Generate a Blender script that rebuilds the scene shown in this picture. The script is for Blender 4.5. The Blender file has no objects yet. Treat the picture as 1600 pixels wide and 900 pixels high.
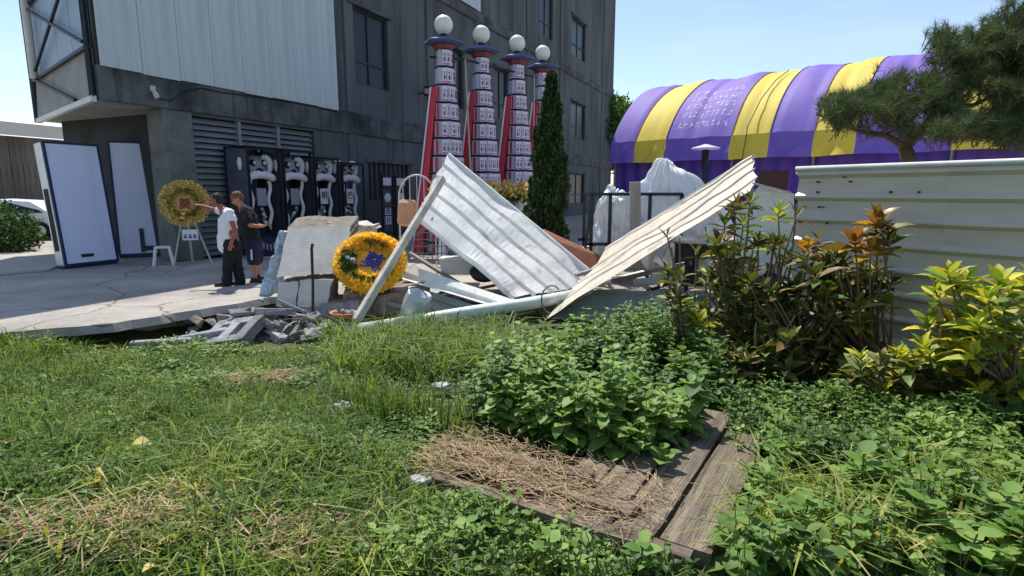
import bpy, bmesh, math, random
import numpy as np
from mathutils import Vector, Matrix, noise as mnoise

SC = bpy.context.scene
COL = SC.collection
R = math.radians

# ------------------------------------------------------------------ camera
CAM_Z = 1.70
PITCH = 9.46
FPX = 900.0                      # focal length in pixels of a 1600 px wide picture
cam_d = bpy.data.cameras.new('camera')
cam = bpy.data.objects.new('camera', cam_d)
COL.objects.link(cam)
cam.location = (0, 0, CAM_Z)
cam.rotation_euler = (R(90 - PITCH), 0, 0)
cam_d.sensor_width = 36.0
cam_d.lens = FPX / 1600.0 * 36.0
cam_d.clip_start = 0.05
cam_d.clip_end = 2000
SC.camera = cam

# ------------------------------------------------------------------ light
SUN_EL = 60.0
SUN_H = Vector((-0.30, 0.954))               # horizontal direction towards the sun: behind the scene, a little left
world = bpy.data.worlds.new('World')
SC.world = world
world.use_nodes = True
wn, wl = world.node_tree.nodes, world.node_tree.links
wn.clear()
w_out = wn.new('ShaderNodeOutputWorld')
w_bg = wn.new('ShaderNodeBackground')
w_sky = wn.new('ShaderNodeTexSky')
w_sky.sky_type = 'NISHITA'
w_sky.sun_disc = False
w_sky.sun_elevation = R(SUN_EL)
w_sky.sun_rotation = math.atan2(SUN_H.x, SUN_H.y)
w_sky.air_density = 1.0
w_sky.dust_density = 0.6
w_sky.ozone_density = 1.4
w_bg.inputs['Strength'].default_value = 0.122
# thin high cloud: streaky noise over the whole dome
w_tc = wn.new('ShaderNodeTexCoord')
w_map = wn.new('ShaderNodeMapping')
w_map.inputs['Scale'].default_value = (1.2, 1.2, 6.0)
w_noise = wn.new('ShaderNodeTexNoise')
w_noise.inputs['Scale'].default_value = 2.2
w_noise.inputs['Detail'].default_value = 6
w_ramp = wn.new('ShaderNodeValToRGB')
w_ramp.color_ramp.elements[0].position = 0.48
w_ramp.color_ramp.elements[0].color = (0, 0, 0, 1)
w_ramp.color_ramp.elements[1].position = 0.85
w_ramp.color_ramp.elements[1].color = (0.3, 0.3, 0.3, 1)
w_mix = wn.new('ShaderNodeMixRGB')
w_mix.inputs['Color2'].default_value = (5.6, 6.2, 7.0, 1)
wl.new(w_tc.outputs['Generated'], w_map.inputs['Vector'])
wl.new(w_map.outputs['Vector'], w_noise.inputs['Vector'])
wl.new(w_noise.outputs['Fac'], w_ramp.inputs['Fac'])
wl.new(w_ramp.outputs['Color'], w_mix.inputs['Fac'])
wl.new(w_sky.outputs['Color'], w_mix.inputs['Color1'])
wl.new(w_mix.outputs['Color'], w_bg.inputs['Color'])
wl.new(w_bg.outputs['Background'], w_out.inputs['Surface'])

sun_d = bpy.data.lights.new('sun', 'SUN')
sun_d.energy = 3.9
sun_d.angle = R(0.55)
sun_d.color = (1.0, 0.955, 0.88)
sun = bpy.data.objects.new('sun', sun_d)
COL.objects.link(sun)
_h = SUN_H.normalized() * math.cos(R(SUN_EL))
SUN_DIR = Vector((_h.x, _h.y, math.sin(R(SUN_EL))))
sun.rotation_euler = SUN_DIR.to_track_quat('Z', 'Y').to_euler()
sun.location = (-8, 25, 40)

SC.view_settings.view_transform = 'Standard'
SC.view_settings.look = 'None'
SC.view_settings.exposure = 0.5
SC.view_settings.gamma = 1.0
SC.view_settings.use_curve_mapping = False

# ------------------------------------------------------------------ measuring helpers
_ct, _st = math.cos(R(PITCH)), math.sin(R(PITCH))
def ray(px, py):
    v = (450 - py) / FPX
    return Vector(((px - 800) / FPX, _ct + v * _st, -_st + v * _ct))
def at(px, py, Y):               # point seen at a photo position, Y metres away
    r = ray(px, py); t = Y / r.y
    return Vector((r.x * t, Y, CAM_Z + r.z * t))
def on(px, py, z=0.0):           # point seen at a photo position, at height z
    r = ray(px, py); t = (z - CAM_Z) / r.z
    return Vector((r.x * t, r.y * t, z))
U = Vector((0.414, 0.910, 0)).normalized()      # along the concrete building's front
NRM = Vector((0.910, -0.414, 0)).normalized()   # out of that front
CORNER = Vector((-8.79, 12.80, 0))
PLANE = NRM.dot(CORNER)
def fac(px, py, out=0.0):        # along-front distance and height of a photo position on the front
    r = ray(px, py); t = (PLANE + out) / NRM.dot(r)
    p = r * t
    return (p - CORNER).dot(U), CAM_Z + p.z
def W(s, z, out=0.0):
    p = CORNER + U * s + NRM * out
    return Vector((p.x, p.y, z))
def lin(r, g, b):
    f = lambda c: (c / 255 / 12.92) if c / 255 <= 0.04045 else ((c / 255 + 0.055) / 1.055) ** 2.4
    return (f(r), f(g), f(b))
def smooth(a, b, x):
    t = min(1, max(0, (x - a) / (b - a))); return t * t * (3 - 2 * t)

# ------------------------------------------------------------------ materials
MATS = {}
def mat(name, col, rough=0.7, var=0.25, scale=4.0, bump=0.0, bscale=40.0, metal=0.0, col2=None, c2scale=1.5, c2lo=0.5, c2hi=0.7,
        rnd=0.0, attr=False, transl=0.0, tcol=None, spec=0.4, stretch=(1, 1, 1), rcols=None, alpha=1.0, transm=0.0, rotz=None, drip=0.0):
    """procedural surface: base colour with noise variation, optional second colour in patches, bump, per-object variation, leaf translucency"""
    m = bpy.data.materials.new(name); m.use_nodes = True
    n, l = m.node_tree.nodes, m.node_tree.links
    b = n['Principled BSDF']; out = n['Material Output']
    tc = n.new('ShaderNodeTexCoord'); mp = n.new('ShaderNodeMapping')
    mp.inputs['Scale'].default_value = stretch
    if rotz is not None:
        m0 = n.new('ShaderNodeMapping'); m0.inputs['Rotation'].default_value = (0, 0, R(rotz)); l.new(tc.outputs['Object'], m0.inputs['Vector']); l.new(m0.outputs['Vector'], mp.inputs['Vector'])
    else: l.new(tc.outputs['Object'], mp.inputs['Vector'])
    base = n.new('ShaderNodeRGB'); base.outputs[0].default_value = (*col, 1)
    cur = base.outputs[0]
    src = None
    if rcols:
        rp = n.new('ShaderNodeValToRGB')
        el = rp.color_ramp.elements
        while len(el) < len(rcols): el.new(0.5)
        for i, c in enumerate(rcols):
            el[i].position = i / (len(rcols) - 1); el[i].color = (*c, 1)
        if attr:
            a = n.new('ShaderNodeAttribute'); a.attribute_name = 'rnd'; src = a.outputs['Fac']
        else:
            a = n.new('ShaderNodeObjectInfo'); src = a.outputs['Random']
        l.new(src, rp.inputs['Fac']); cur = rp.outputs['Color']
    elif rnd:
        if attr:
            a = n.new('ShaderNodeAttribute'); a.attribute_name = 'rnd'; src = a.outputs['Fac']
        else:
            a = n.new('ShaderNodeObjectInfo'); src = a.outputs['Random']
        mr = n.new('ShaderNodeMapRange'); mr.inputs['To Min'].default_value = 1 - rnd; mr.inputs['To Max'].default_value = 1 + rnd
        l.new(src, mr.inputs['Value'])
        mm = n.new('ShaderNodeMixRGB'); mm.blend_type = 'MULTIPLY'; mm.inputs['Fac'].default_value = 1
        l.new(cur, mm.inputs['Color1']); l.new(mr.outputs['Result'], mm.inputs['Color2']); cur = mm.outputs['Color']
    if col2:
        nz = n.new('ShaderNodeTexNoise'); nz.inputs['Scale'].default_value = c2scale; nz.inputs['Detail'].default_value = 7; nz.inputs['Roughness'].default_value = 0.65
        l.new(mp.outputs['Vector'], nz.inputs['Vector'])
        cr = n.new('ShaderNodeMapRange'); cr.inputs['From Min'].default_value = c2lo; cr.inputs['From Max'].default_value = c2hi
        l.new(nz.outputs['Fac'], cr.inputs['Value'])
        mx = n.new('ShaderNodeMixRGB'); mx.inputs['Color2'].default_value = (*col2, 1)
        l.new(cr.outputs['Result'], mx.inputs['Fac']); l.new(cur, mx.inputs['Color1']); cur = mx.outputs['Color']
    if var:
        nz = n.new('ShaderNodeTexNoise'); nz.inputs['Scale'].default_value = scale; nz.inputs['Detail'].default_value = 8; nz.inputs['Roughness'].default_value = 0.6
        l.new(mp.outputs['Vector'], nz.inputs['Vector'])
        mr = n.new('ShaderNodeMapRange'); mr.inputs['From Min'].default_value = 0.3; mr.inputs['From Max'].default_value = 0.7
        mr.inputs['To Min'].default_value = 1 - var; mr.inputs['To Max'].default_value = 1 + var
        l.new(nz.outputs['Fac'], mr.inputs['Value'])
        mm = n.new('ShaderNodeMixRGB'); mm.blend_type = 'MULTIPLY'; mm.inputs['Fac'].default_value = 1
        l.new(cur, mm.inputs['Color1']); l.new(mr.outputs['Result'], mm.inputs['Color2']); cur = mm.outputs['Color']
    if drip:      # narrow run-down stains
        m9 = n.new('ShaderNodeMapping'); m9.inputs['Scale'].default_value = (5.0, 5.0, 0.16); l.new(tc.outputs['Object'], m9.inputs['Vector'])
        nz = n.new('ShaderNodeTexNoise'); nz.inputs['Scale'].default_value = 1.0; nz.inputs['Detail'].default_value = 5
        l.new(m9.outputs['Vector'], nz.inputs['Vector'])
        mr = n.new('ShaderNodeMapRange'); mr.inputs['From Min'].default_value = 0.52; mr.inputs['From Max'].default_value = 0.66; mr.inputs['To Min'].default_value = 1.0; mr.inputs['To Max'].default_value = 1 - drip
        l.new(nz.outputs['Fac'], mr.inputs['Value'])
        mm = n.new('ShaderNodeMixRGB'); mm.blend_type = 'MULTIPLY'; mm.inputs['Fac'].default_value = 1
        l.new(cur, mm.inputs['Color1']); l.new(mr.outputs['Result'], mm.inputs['Color2']); cur = mm.outputs['Color']
    l.new(cur, b.inputs['Base Color'])
    b.inputs['Roughness'].default_value = rough
    b.inputs['Metallic'].default_value = metal
    b.inputs['Specular IOR Level'].default_value = spec
    if transm: b.inputs['Transmission Weight'].default_value = transm
    if alpha < 1: b.inputs['Alpha'].default_value = alpha
    if bump:
        nz = n.new('ShaderNodeTexNoise'); nz.inputs['Scale'].default_value = bscale; nz.inputs['Detail'].default_value = 6
        l.new(mp.outputs['Vector'], nz.inputs['Vector'])
        bp = n.new('ShaderNodeBump'); bp.inputs['Strength'].default_value = bump; bp.inputs['Distance'].default_value = 0.02
        l.new(nz.outputs['Fac'], bp.inputs['Height']); l.new(bp.outputs['Normal'], b.inputs['Normal'])
    if transl:
        t = n.new('ShaderNodeBsdfTranslucent'); ms = n.new('ShaderNodeMixShader'); ms.inputs['Fac'].default_value = transl
        tm = n.new('ShaderNodeMixRGB'); tm.blend_type = 'MULTIPLY'; tm.inputs['Fac'].default_value = 1
        tm.inputs['Color2'].default_value = (*(tcol or (1.25, 1.25, 0.6)), 1)
        l.new(cur, tm.inputs['Color1']); l.new(tm.outputs['Color'], t.inputs['Color'])
        l.new(b.outputs['BSDF'], ms.inputs[1]); l.new(t.outputs['BSDF'], ms.inputs[2]); l.new(ms.outputs['Shader'], out.inputs['Surface'])
    MATS[name] = m
    return m

# ------------------------------------------------------------------ mesh builder
WLOC = {}
def tag(o, label=None, cat=None, group=None, kind=None):
    if label: o['label'] = label
    if cat: o['category'] = cat
    if group: o['group'] = group
    if kind: o['kind'] = kind
    return o
def thing(name, loc, label, cat, group=None, rz=0.0, rot=None):
    o = bpy.data.objects.new(name, None); COL.objects.link(o)
    o.empty_display_size = 0.2
    o.location = loc
    o.rotation_euler = rot if rot else (0, 0, rz)
    WLOC[o] = Vector(loc)
    return tag(o, label, cat, group)
class MB:
    def __init__(s): s.v = []; s.f = []; s.m = []
    def add(s, vs, fs, mi=0):
        k = len(s.v); s.v += [tuple(v) for v in vs]
        for f in fs: s.f.append(tuple(i + k for i in f)); s.m.append(mi)
        return s
    def box(s, c, size, M=None, mi=0, jit=0.0, rng=random):
        hx, hy, hz = size[0] / 2, size[1] / 2, size[2] / 2
        vs = []
        for x, y, z in ((-1,-1,-1),(1,-1,-1),(1,1,-1),(-1,1,-1),(-1,-1,1),(1,-1,1),(1,1,1),(-1,1,1)):
            p = Vector((x * hx, y * hy, z * hz))
            if jit: p += Vector((rng.uniform(-jit, jit), rng.uniform(-jit, jit), rng.uniform(-jit, jit)))
            if M: p = M @ p
            vs.append(p + Vector(c))
        return s.add(vs, ((3,2,1,0),(4,5,6,7),(0,1,5,4),(1,2,6,5),(2,3,7,6),(3,0,4,7)), mi)
    def hexa(s, b, t, mi=0):     # four bottom corners, four top corners
        return s.add(list(b) + list(t), ((3,2,1,0),(4,5,6,7),(0,1,5,4),(1,2,6,5),(2,3,7,6),(3,0,4,7)), mi)
    def bar(s, a, b, w, h=None, mi=0, up=Vector((0, 0, 1))):
        a, b = Vector(a), Vector(b); d = (b - a).normalized(); h = h or w
        x = d.cross(up)
        if x.length < 1e-4: x = d.cross(Vector((1, 0, 0)))
        x.normalize(); y = x.cross(d).normalized()
        q = [(-1,-1),(1,-1),(1,1),(-1,1)]
        return s.add([a + x * i * w / 2 + y * j * h / 2 for i, j in q] + [b + x * i * w / 2 + y * j * h / 2 for i, j in q],
                     ((0,1,2,3),(7,6,5,4),(0,4,5,1),(1,5,6,2),(2,6,7,3),(3,7,4,0)), mi)
    def tube(s, pts, r, n=8, mi=0, cap=True, closed=False):
        pts = [Vector(p) for p in pts]; N = len(pts)
        rs = r if isinstance(r, (list, tuple)) else [r] * N
        k = len(s.v); prev = None
        for i, p in enumerate(pts):
            if closed: d = pts[(i + 1) % N] - pts[i - 1]
            else: d = pts[min(i + 1, N - 1)] - pts[max(i - 1, 0)]
            d.normalize()
            if prev is None:
                x = d.cross(Vector((0, 0, 1)))
                if x.length < 1e-3: x = d.cross(Vector((1, 0, 0)))
            else: x = prev - d * prev.dot(d)
            x.normalize(); prev = x; y = d.cross(x)
            for j in range(n):
                a = 2 * math.pi * j / n
                s.v.append(tuple(p + (x * math.cos(a) + y * math.sin(a)) * rs[i]))
        for i in range(N if closed else N - 1):
            i2 = (i + 1) % N
            for j in range(n):
                j2 = (j + 1) % n
                s.f.append((k + i * n + j, k + i * n + j2, k + i2 * n + j2, k + i2 * n + j)); s.m.append(mi)
        if cap and not closed:
            s.f.append(tuple(k + j for j in reversed(range(n)))); s.m.append(mi)
            s.f.append(tuple(k + (N - 1) * n + j for j in range(n))); s.m.append(mi)
        return s
    def capsule(s, a, b, ra, rb, n=12, mi=0):
        a, b = Vector(a), Vector(b); d = b - a
        if d.length < 1e-5: d = Vector((0, 0, 1e-4)); b = a + d
        dn = d.normalized()
        pts, rs = [], []
        for ang in (-88, -60, -30): pts.append(a + dn * ra * math.sin(R(ang))); rs.append(ra * math.cos(R(ang)))
        pts += [a, b]; rs += [ra, rb]
        for ang in (30, 60, 88): pts.append(b + dn * rb * math.sin(R(ang))); rs.append(rb * math.cos(R(ang)))
        return s.tube(pts, rs, n, mi)
    def lathe(s, prof, n=16, c=(0, 0, 0), M=None, mi=0, a0=0.0, sx=1, sy=1):
        k = len(s.v); c = Vector(c)
        for r, z in prof:
            for j in range(n):
                a = a0 + 2 * math.pi * j / n
                p = Vector((r * math.cos(a) * sx, r * math.sin(a) * sy, z))
                if M: p = M @ p
                s.v.append(tuple(p + c))
        for i in range(len(prof) - 1):
            for j in range(n):
                j2 = (j + 1) % n
                s.f.append((k + i * n + j, k + i * n + j2, k + (i + 1) * n + j2, k + (i + 1) * n + j)); s.m.append(mi)
        s.f.append(tuple(k + j for j in reversed(range(n)))); s.m.append(mi)
        s.f.append(tuple(k + (len(prof) - 1) * n + j for j in range(n))); s.m.append(mi)
        return s
    def ellip(s, c, rad, nu=14, nv=9, M=None, mi=0, nz=0.0, nf=2.0, seed=0):
        k = len(s.v); c = Vector(c)
        for i in range(nv + 1):
            ph = math.pi * (i + 0.02) / (nv + 0.04)
            for j in range(nu):
                a = 2 * math.pi * j / nu
                q = Vector((math.sin(ph) * math.cos(a), math.sin(ph) * math.sin(a), -math.cos(ph)))
                f = 1 + (nz * mnoise.noise(q * nf + Vector((seed * 7.3, seed * 3.1, seed))) if nz else 0)
                p = Vector((q.x * rad[0], q.y * rad[1], q.z * rad[2])) * f
                if M: p = M @ p
                s.v.append(tuple(p + c))
        for i in range(nv):
            for j in range(nu):
                j2 = (j + 1) % nu
                s.f.append((k + i * nu + j, k + i * nu + j2, k + (i + 1) * nu + j2, k + (i + 1) * nu + j)); s.m.append(mi)
        s.f.append(tuple(k + j for j in reversed(range(nu)))); s.m.append(mi)
        s.f.append(tuple(k + nv * nu + j for j in range(nu))); s.m.append(mi)
        return s
    def prism(s, poly, vec, mi=0):       # polygon of 3D points pushed along a vector
        n = len(poly); vec = Vector(vec)
        return s.add([Vector(p) for p in poly] + [Vector(p) + vec for p in poly],
                     [tuple(range(n))[::-1], tuple(range(n, 2 * n))] + [(i, (i + 1) % n, (i + 1) % n + n, i + n) for i in range(n)], mi)
    def grid(s, fn, nu, nv, mi=0):
        k = len(s.v)
        for i in range(nu + 1):
            for j in range(nv + 1): s.v.append(tuple(fn(i / nu, j / nv)))
        for i in range(nu):
            for j in range(nv):
                a = k + i * (nv + 1) + j
                s.f.append((a, a + nv + 1, a + nv + 2, a + 1)); s.m.append(mi)
        return s
    def build(s, name, mats, parent=None, smooth=False, local=False, bevel=0.0, solid=0.0, recalc=True, sharp=None):
        vs = np.array(s.v, dtype=float)
        lo, hi = vs.min(0), vs.max(0)
        org = Vector(((lo[0] + hi[0]) / 2, (lo[1] + hi[1]) / 2, lo[2]))
        me = bpy.data.meshes.new(name)
        me.from_pydata([tuple(v) for v in vs - np.array(org)], [], s.f)
        if not isinstance(mats, (list, tuple)): mats = [mats]
        for m in mats: me.materials.append(MATS[m] if isinstance(m, str) else m)
        if len(mats) > 1: me.polygons.foreach_set('material_index', s.m)
        if recalc:
            bm = bmesh.new(); bm.from_mesh(me); bmesh.ops.recalc_face_normals(bm, faces=bm.faces); bm.to_mesh(me); bm.free()
        if smooth:
            me.polygons.foreach_set('use_smooth', [True] * len(me.polygons))
            if sharp:
                try: me.set_sharp_from_angle(angle=R(sharp))
                except Exception: pass
        me.update()
        o = bpy.data.objects.new(name, me); COL.objects.link(o)
        if parent:
            o.parent = parent
            o.location = org if local else org - WLOC[parent]
            WLOC[o] = org
        else:
            o.location = org; WLOC[o] = org
        if bevel:
            md = o.modifiers.new('bevel', 'BEVEL'); md.width = bevel; md.segments = 1; md.limit_method = 'ANGLE'
        if solid:
            md = o.modifiers.new('solid', 'SOLIDIFY'); md.thickness = solid; md.offset = 0
        return o
def inst(src, name, parent=None, loc=(0, 0, 0), rot=None, scale=None, M=None):
    """a further object sharing an existing mesh"""
    o = bpy.data.objects.new(name, src.data if hasattr(src, 'data') and not isinstance(src, bpy.types.Mesh) else src)
    COL.objects.link(o); o.parent = parent
    if M is not None: o.matrix_basis = M
    else:
        o.location = loc
        if rot: o.rotation_euler = rot
        if scale: o.scale = scale if not isinstance(scale, (int, float)) else (scale,) * 3
    return o
def copy_tree(o, parent=None):
    c = o.copy(); COL.objects.link(c); c.parent = parent
    WLOC[c] = WLOC.get(o, Vector())
    for ch in list(o.children):
        copy_tree(ch, c)
    return c
def np_mesh(name, verts, tris, mats, rnd=None, parent=None, smooth=False):
    me = bpy.data.meshes.new(name)
    nv, nt = len(verts), len(tris)
    me.vertices.add(nv); me.vertices.foreach_set('co', np.ascontiguousarray(verts, dtype=np.float32).ravel())
    me.loops.add(nt * 3); me.loops.foreach_set('vertex_index', np.ascontiguousarray(tris, dtype=np.int32).ravel())
    me.polygons.add(nt); me.polygons.foreach_set('loop_start', np.arange(0, nt * 3, 3, dtype=np.int32))
    me.polygons.foreach_set('loop_total', np.full(nt, 3, dtype=np.int32))
    if smooth: me.polygons.foreach_set('use_smooth', np.ones(nt, dtype=bool))
    me.materials.append(MATS[mats])
    if rnd is not None:
        a = me.attributes.new('rnd', 'FLOAT', 'POINT'); a.data.foreach_set('value', np.ascontiguousarray(rnd, dtype=np.float32))
    me.update(calc_edges=True); me.validate()
    o = bpy.data.objects.new(name, me); COL.objects.link(o)
    if parent: o.parent = parent; o.location = -WLOC[parent]
    return o
_glyphs = {}
def glyph(ch, size, depth=0.004):
    """text turned into a mesh: x right, y up, extruded in z, centred"""
    key = (ch, size, depth)
    if key in _glyphs: return _glyphs[key]
    cu = bpy.data.curves.new('t', 'FONT'); cu.body = ch; cu.size = size; cu.align_x = 'CENTER'; cu.align_y = 'CENTER'; cu.extrude = depth; cu.resolution_u = 2
    o = bpy.data.objects.new('t', cu); COL.objects.link(o)
    dg = bpy.context.evaluated_depsgraph_get()
    me = bpy.data.meshes.new_from_object(o.evaluated_get(dg))
    bpy.data.objects.remove(o)
    vs = [v.co.copy() for v in me.vertices]; fs = [tuple(p.vertices) for p in me.polygons]
    if vs:
        cx = (min(v.x for v in vs) + max(v.x for v in vs)) / 2; cy = (min(v.y for v in vs) + max(v.y for v in vs)) / 2
        vs = [Vector((v.x - cx, v.y - cy, v.z)) for v in vs]
    _glyphs[key] = (vs, fs)
    return vs, fs
def wall_holes(mb, place, s0, s1, z0, z1, holes, depth, mi=0):
    """a wall face with rectangular openings and their reveals; place(s,z,out) -> point; z1 may be a list of (s_from, s_to, top)"""
    ss = sorted({s0, s1, *[h[0] for h in holes], *[h[1] for h in holes]})
    zs = sorted({z0, z1, *[h[2] for h in holes], *[h[3] for h in holes]})
    for i in range(len(ss) - 1):
        for j in range(len(zs) - 1):
            a, b, c, d = ss[i], ss[i + 1], zs[j], zs[j + 1]
            m, q = (a + b) / 2, (c + d) / 2
            if any(h[0] < m < h[1] and h[2] < q < h[3] for h in holes): continue
            mb.add([place(a, c, 0), place(b, c, 0), place(b, d, 0), place(a, d, 0)], [(0, 1, 2, 3)], mi)
    for a, b, c, d in holes:
        f = [place(a, c, 0), place(b, c, 0), place(b, d, 0), place(a, d, 0)]
        g = [place(a, c, -depth), place(b, c, -depth), place(b, d, -depth), place(a, d, -depth)]
        for i in range(4):
            k = (i + 1) % 4
            mb.add([f[i], f[k], g[k], g[i]], [(3, 2, 1, 0)], mi)

# ------------------------------------------------------------------ material list
mat('facade', lin(104, 107, 108), 0.92, 0.3, 1.6, 0.4, 22, col2=lin(68, 72, 74), c2scale=0.8, c2lo=0.42, c2hi=0.68, stretch=(1.3, 1.3, 0.28), drip=0.35)
mat('facade_light', lin(112, 115, 112), 0.9, 0.25, 2.0, 0.3, 18, col2=lin(80, 82, 82), c2scale=0.9)
mat('soffit', lin(150, 150, 146), 0.9, 0.2, 1.5, 0.2, 20)
mat('beam', lin(98, 101, 101), 0.92, 0.3, 1.6, 0.3, 18, col2=lin(55, 58, 60), c2scale=0.7, c2lo=0.45, c2hi=0.65, drip=0.4)
mat('cladding', lin(196, 204, 206), 0.45, 0.06, 1.2, 0.03, 8, col2=lin(170, 178, 178), c2scale=1.0, c2lo=0.5, c2hi=0.8, stretch=(1, 1, 0.12), spec=0.5, drip=0.16)
mat('cladding_blue', lin(150, 168, 186), 0.5, 0.08, 1.2, 0.03, 8)
mat('steel_dark', lin(46, 50, 58), 0.55, 0.2, 6, 0.05, 30, metal=0.3)
mat('steel_white', lin(205, 208, 206), 0.5, 0.12, 5)
mat('window_frame', lin(48, 52, 56), 0.6, 0.2, 5)
mat('glass_dark', lin(34, 39, 46), 0.3, 0.3, 1.5, spec=0.3)
mat('shutter', lin(138, 143, 146), 0.5, 0.15, 3, metal=0.25)
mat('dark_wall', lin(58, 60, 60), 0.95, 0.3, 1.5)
mat('shed_wall', lin(112, 108, 104), 0.9, 0.4, 3.0, 0.2, 20, col2=lin(70, 70, 72), c2scale=1.2, stretch=(3, 3, 0.3), rnd=0.2)
mat('shed_roof', lin(222, 219, 212), 0.6, 0.06, 2)
mat('car_paint', lin(228, 230, 232), 0.2, 0.03, 2, spec=0.6)
mat('car_glass', lin(22, 26, 30), 0.06, 0.0, spec=0.7)
mat('rubber', lin(24, 24, 25), 0.85, 0.15, 6)
mat('lamp_white', lin(240, 236, 222), 0.35, 0.02, 2, spec=0.5)
mat('tent_purple', lin(134, 108, 208), 0.65, 0.10, 1.0, 0.25, 2.2, transl=0.22, tcol=(1, 1, 1))
mat('tent_yellow', lin(246, 220, 84), 0.65, 0.08, 1.0, 0.25, 2.2, transl=0.22, tcol=(1, 1, 1))
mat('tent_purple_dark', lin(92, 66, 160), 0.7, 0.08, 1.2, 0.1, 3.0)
mat('tent_print', lin(214, 200, 240), 0.7, 0.05, 3)
mat('seam', lin(120, 88, 92), 0.8, 0.1, 5)
mat('rope', lin(90, 84, 82), 0.9, 0.2, 10)
mat('pole_grey', lin(132, 134, 138), 0.5, 0.1, 5, metal=0.4)
mat('bamboo', lin(188, 176, 146), 0.6, 0.2, 6)
mat('fence_sheet', lin(190, 184, 170), 0.42, 0.1, 2.0, 0.03, 8, col2=lin(172, 162, 146), c2scale=1.6, c2lo=0.5, c2hi=0.8, stretch=(0.4, 0.4, 3), spec=0.5)
mat('sheet_white', lin(232, 230, 222), 0.5, 0.1, 6.0, 0.10, 9, col2=lin(158, 140, 116), c2scale=3.4, c2lo=0.56, c2hi=0.80, spec=0.5)
mat('sheet_cream', lin(206, 196, 178), 0.5, 0.14, 6.0, 0.10, 9, col2=lin(146, 116, 88), c2scale=3.6, c2lo=0.54, c2hi=0.78, spec=0.5)
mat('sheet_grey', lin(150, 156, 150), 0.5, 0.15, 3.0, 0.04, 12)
mat('sheet_maroon', lin(92, 50, 46), 0.6, 0.2, 3.0)
mat('timber_cream', lin(205, 198, 182), 0.7, 0.15, 5.0, 0.2, 30, col2=lin(150, 138, 118), c2scale=3)
mat('timber_grey', lin(150, 142, 134), 0.85, 0.25, 6.0, 0.4, 30, stretch=(1, 1, 0.2))
mat('timber_brown', lin(150, 92, 66), 0.75, 0.2, 5.0, 0.2, 25)
mat('pvc', lin(222, 226, 216), 0.4, 0.08, 4, col2=lin(170, 172, 156), c2scale=3)
mat('concrete_block', lin(206, 200, 190), 0.95, 0.1, 5.0, 0.3, 40, col2=lin(180, 172, 162), c2scale=1.6)
mat('concrete_core', lin(142, 130, 118), 0.98, 0.35, 9.0, 1.0, 22)
mat('cement_grey', lin(154, 153, 154), 0.95, 0.3, 9.0, 0.9, 24, col2=lin(104, 100, 98), c2scale=4, rnd=0.3)
mat('rebar', lin(70, 60, 54), 0.8, 0.2, 10, metal=0.3)
mat('wire', lin(120, 120, 118), 0.5, 0.1, 8, metal=0.5)
mat('wire_white', lin(210, 210, 205), 0.5, 0.1, 8)
mat('tarp_blue', lin(176, 202, 226), 0.5, 0.35, 14, 0.3, 20, col2=lin(226, 230, 232), c2scale=9, c2lo=0.45, c2hi=0.55)
mat('plastic_film', lin(236, 238, 240), 0.35, 0.05, 4, 0.5, 9, transl=0.3, tcol=(1, 1, 1), spec=0.5)
mat('plastic_scrap', lin(186, 190, 190), 0.5, 0.15, 6, 0.4, 14, transl=0.2, tcol=(1, 1, 1))
mat('plastic_white', lin(232, 232, 230), 0.4, 0.05, 4)
mat('peach_bag', lin(226, 168, 128), 0.7, 0.15, 6, 0.2, 20)
mat('terracotta', lin(186, 120, 84), 0.85, 0.15, 8)
mat('tin', lin(196, 206, 204), 0.4, 0.15, 6, metal=0.3)
mat('screen_white', lin(220, 224, 250), 0.45, 0.05, 1.0, drip=0.06)
mat('screen_edge', lin(34, 42, 74), 0.5, 0.1, 5)
mat('aluminium', lin(208, 212, 212), 0.35, 0.12, 5, metal=0.5)
mat('case_black', lin(26, 28, 34), 0.35, 0.2, 4)
mat('case_back', lin(74, 78, 92), 0.6, 0.25, 3)
mat('case_base', lin(36, 40, 70), 0.5, 0.2, 5)
mat('fur_white', lin(224, 222, 224), 0.95, 0.12, 20, 0.8, 60)
mat('fur_grey', lin(150, 154, 164), 0.95, 0.15, 16, 0.8, 60)
mat('paint_black', lin(20, 20, 22), 0.5, 0.1, 5)
mat('paint_teal', lin(70, 130, 140), 0.7, 0.2, 8)
mat('petal_yellow', lin(250, 200, 40), 0.7, 0.1, 10, transl=0.4, tcol=(1.1, 1.0, 0.7), attr=True, rcols=[lin(252, 204, 44), lin(255, 226, 80), lin(255, 238, 136)])
mat('petal_gold', lin(196, 160, 70), 0.8, 0.2, 10, attr=True, rcols=[lin(190, 156, 74), lin(232, 200, 110), lin(246, 226, 156)])
mat('petal_olive', lin(116, 116, 50), 0.8, 0.25, 10, attr=True, rcols=[lin(92, 96, 40), lin(138, 130, 60)])
mat('disc_orange', lin(254, 186, 66), 0.7, 0.15, 8)
mat('disc_tan', lin(206, 160, 104), 0.8, 0.15, 8)
mat('leaf_fern', lin(60, 96, 36), 0.7, 0.25, 10, attr=True, rnd=0.3, transl=0.25)
mat('flower_maroon', lin(112, 52, 44), 0.8, 0.25, 10)
mat('ink_blue', lin(58, 54, 160), 0.6, 0.1, 6)
mat('ink_red', lin(132, 42, 44), 0.7, 0.1, 6)
mat('carton_pink', lin(196, 84, 112), 0.6, 0.15, 8)
mat('carton_white', lin(230, 222, 236), 0.5, 0.05, 6)
mat('carton_print', lin(92, 78, 120), 0.6, 0.2, 10)
mat('tower_core', lin(190, 184, 206), 0.7, 0.1, 5)
mat('tower_rim', lin(36, 34, 60), 0.6, 0.2, 6)
mat('tower_red', lin(206, 62, 78), 0.6, 0.1, 5)
mat('tower_fascia', lin(132, 66, 70), 0.7, 0.15, 5)
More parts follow.
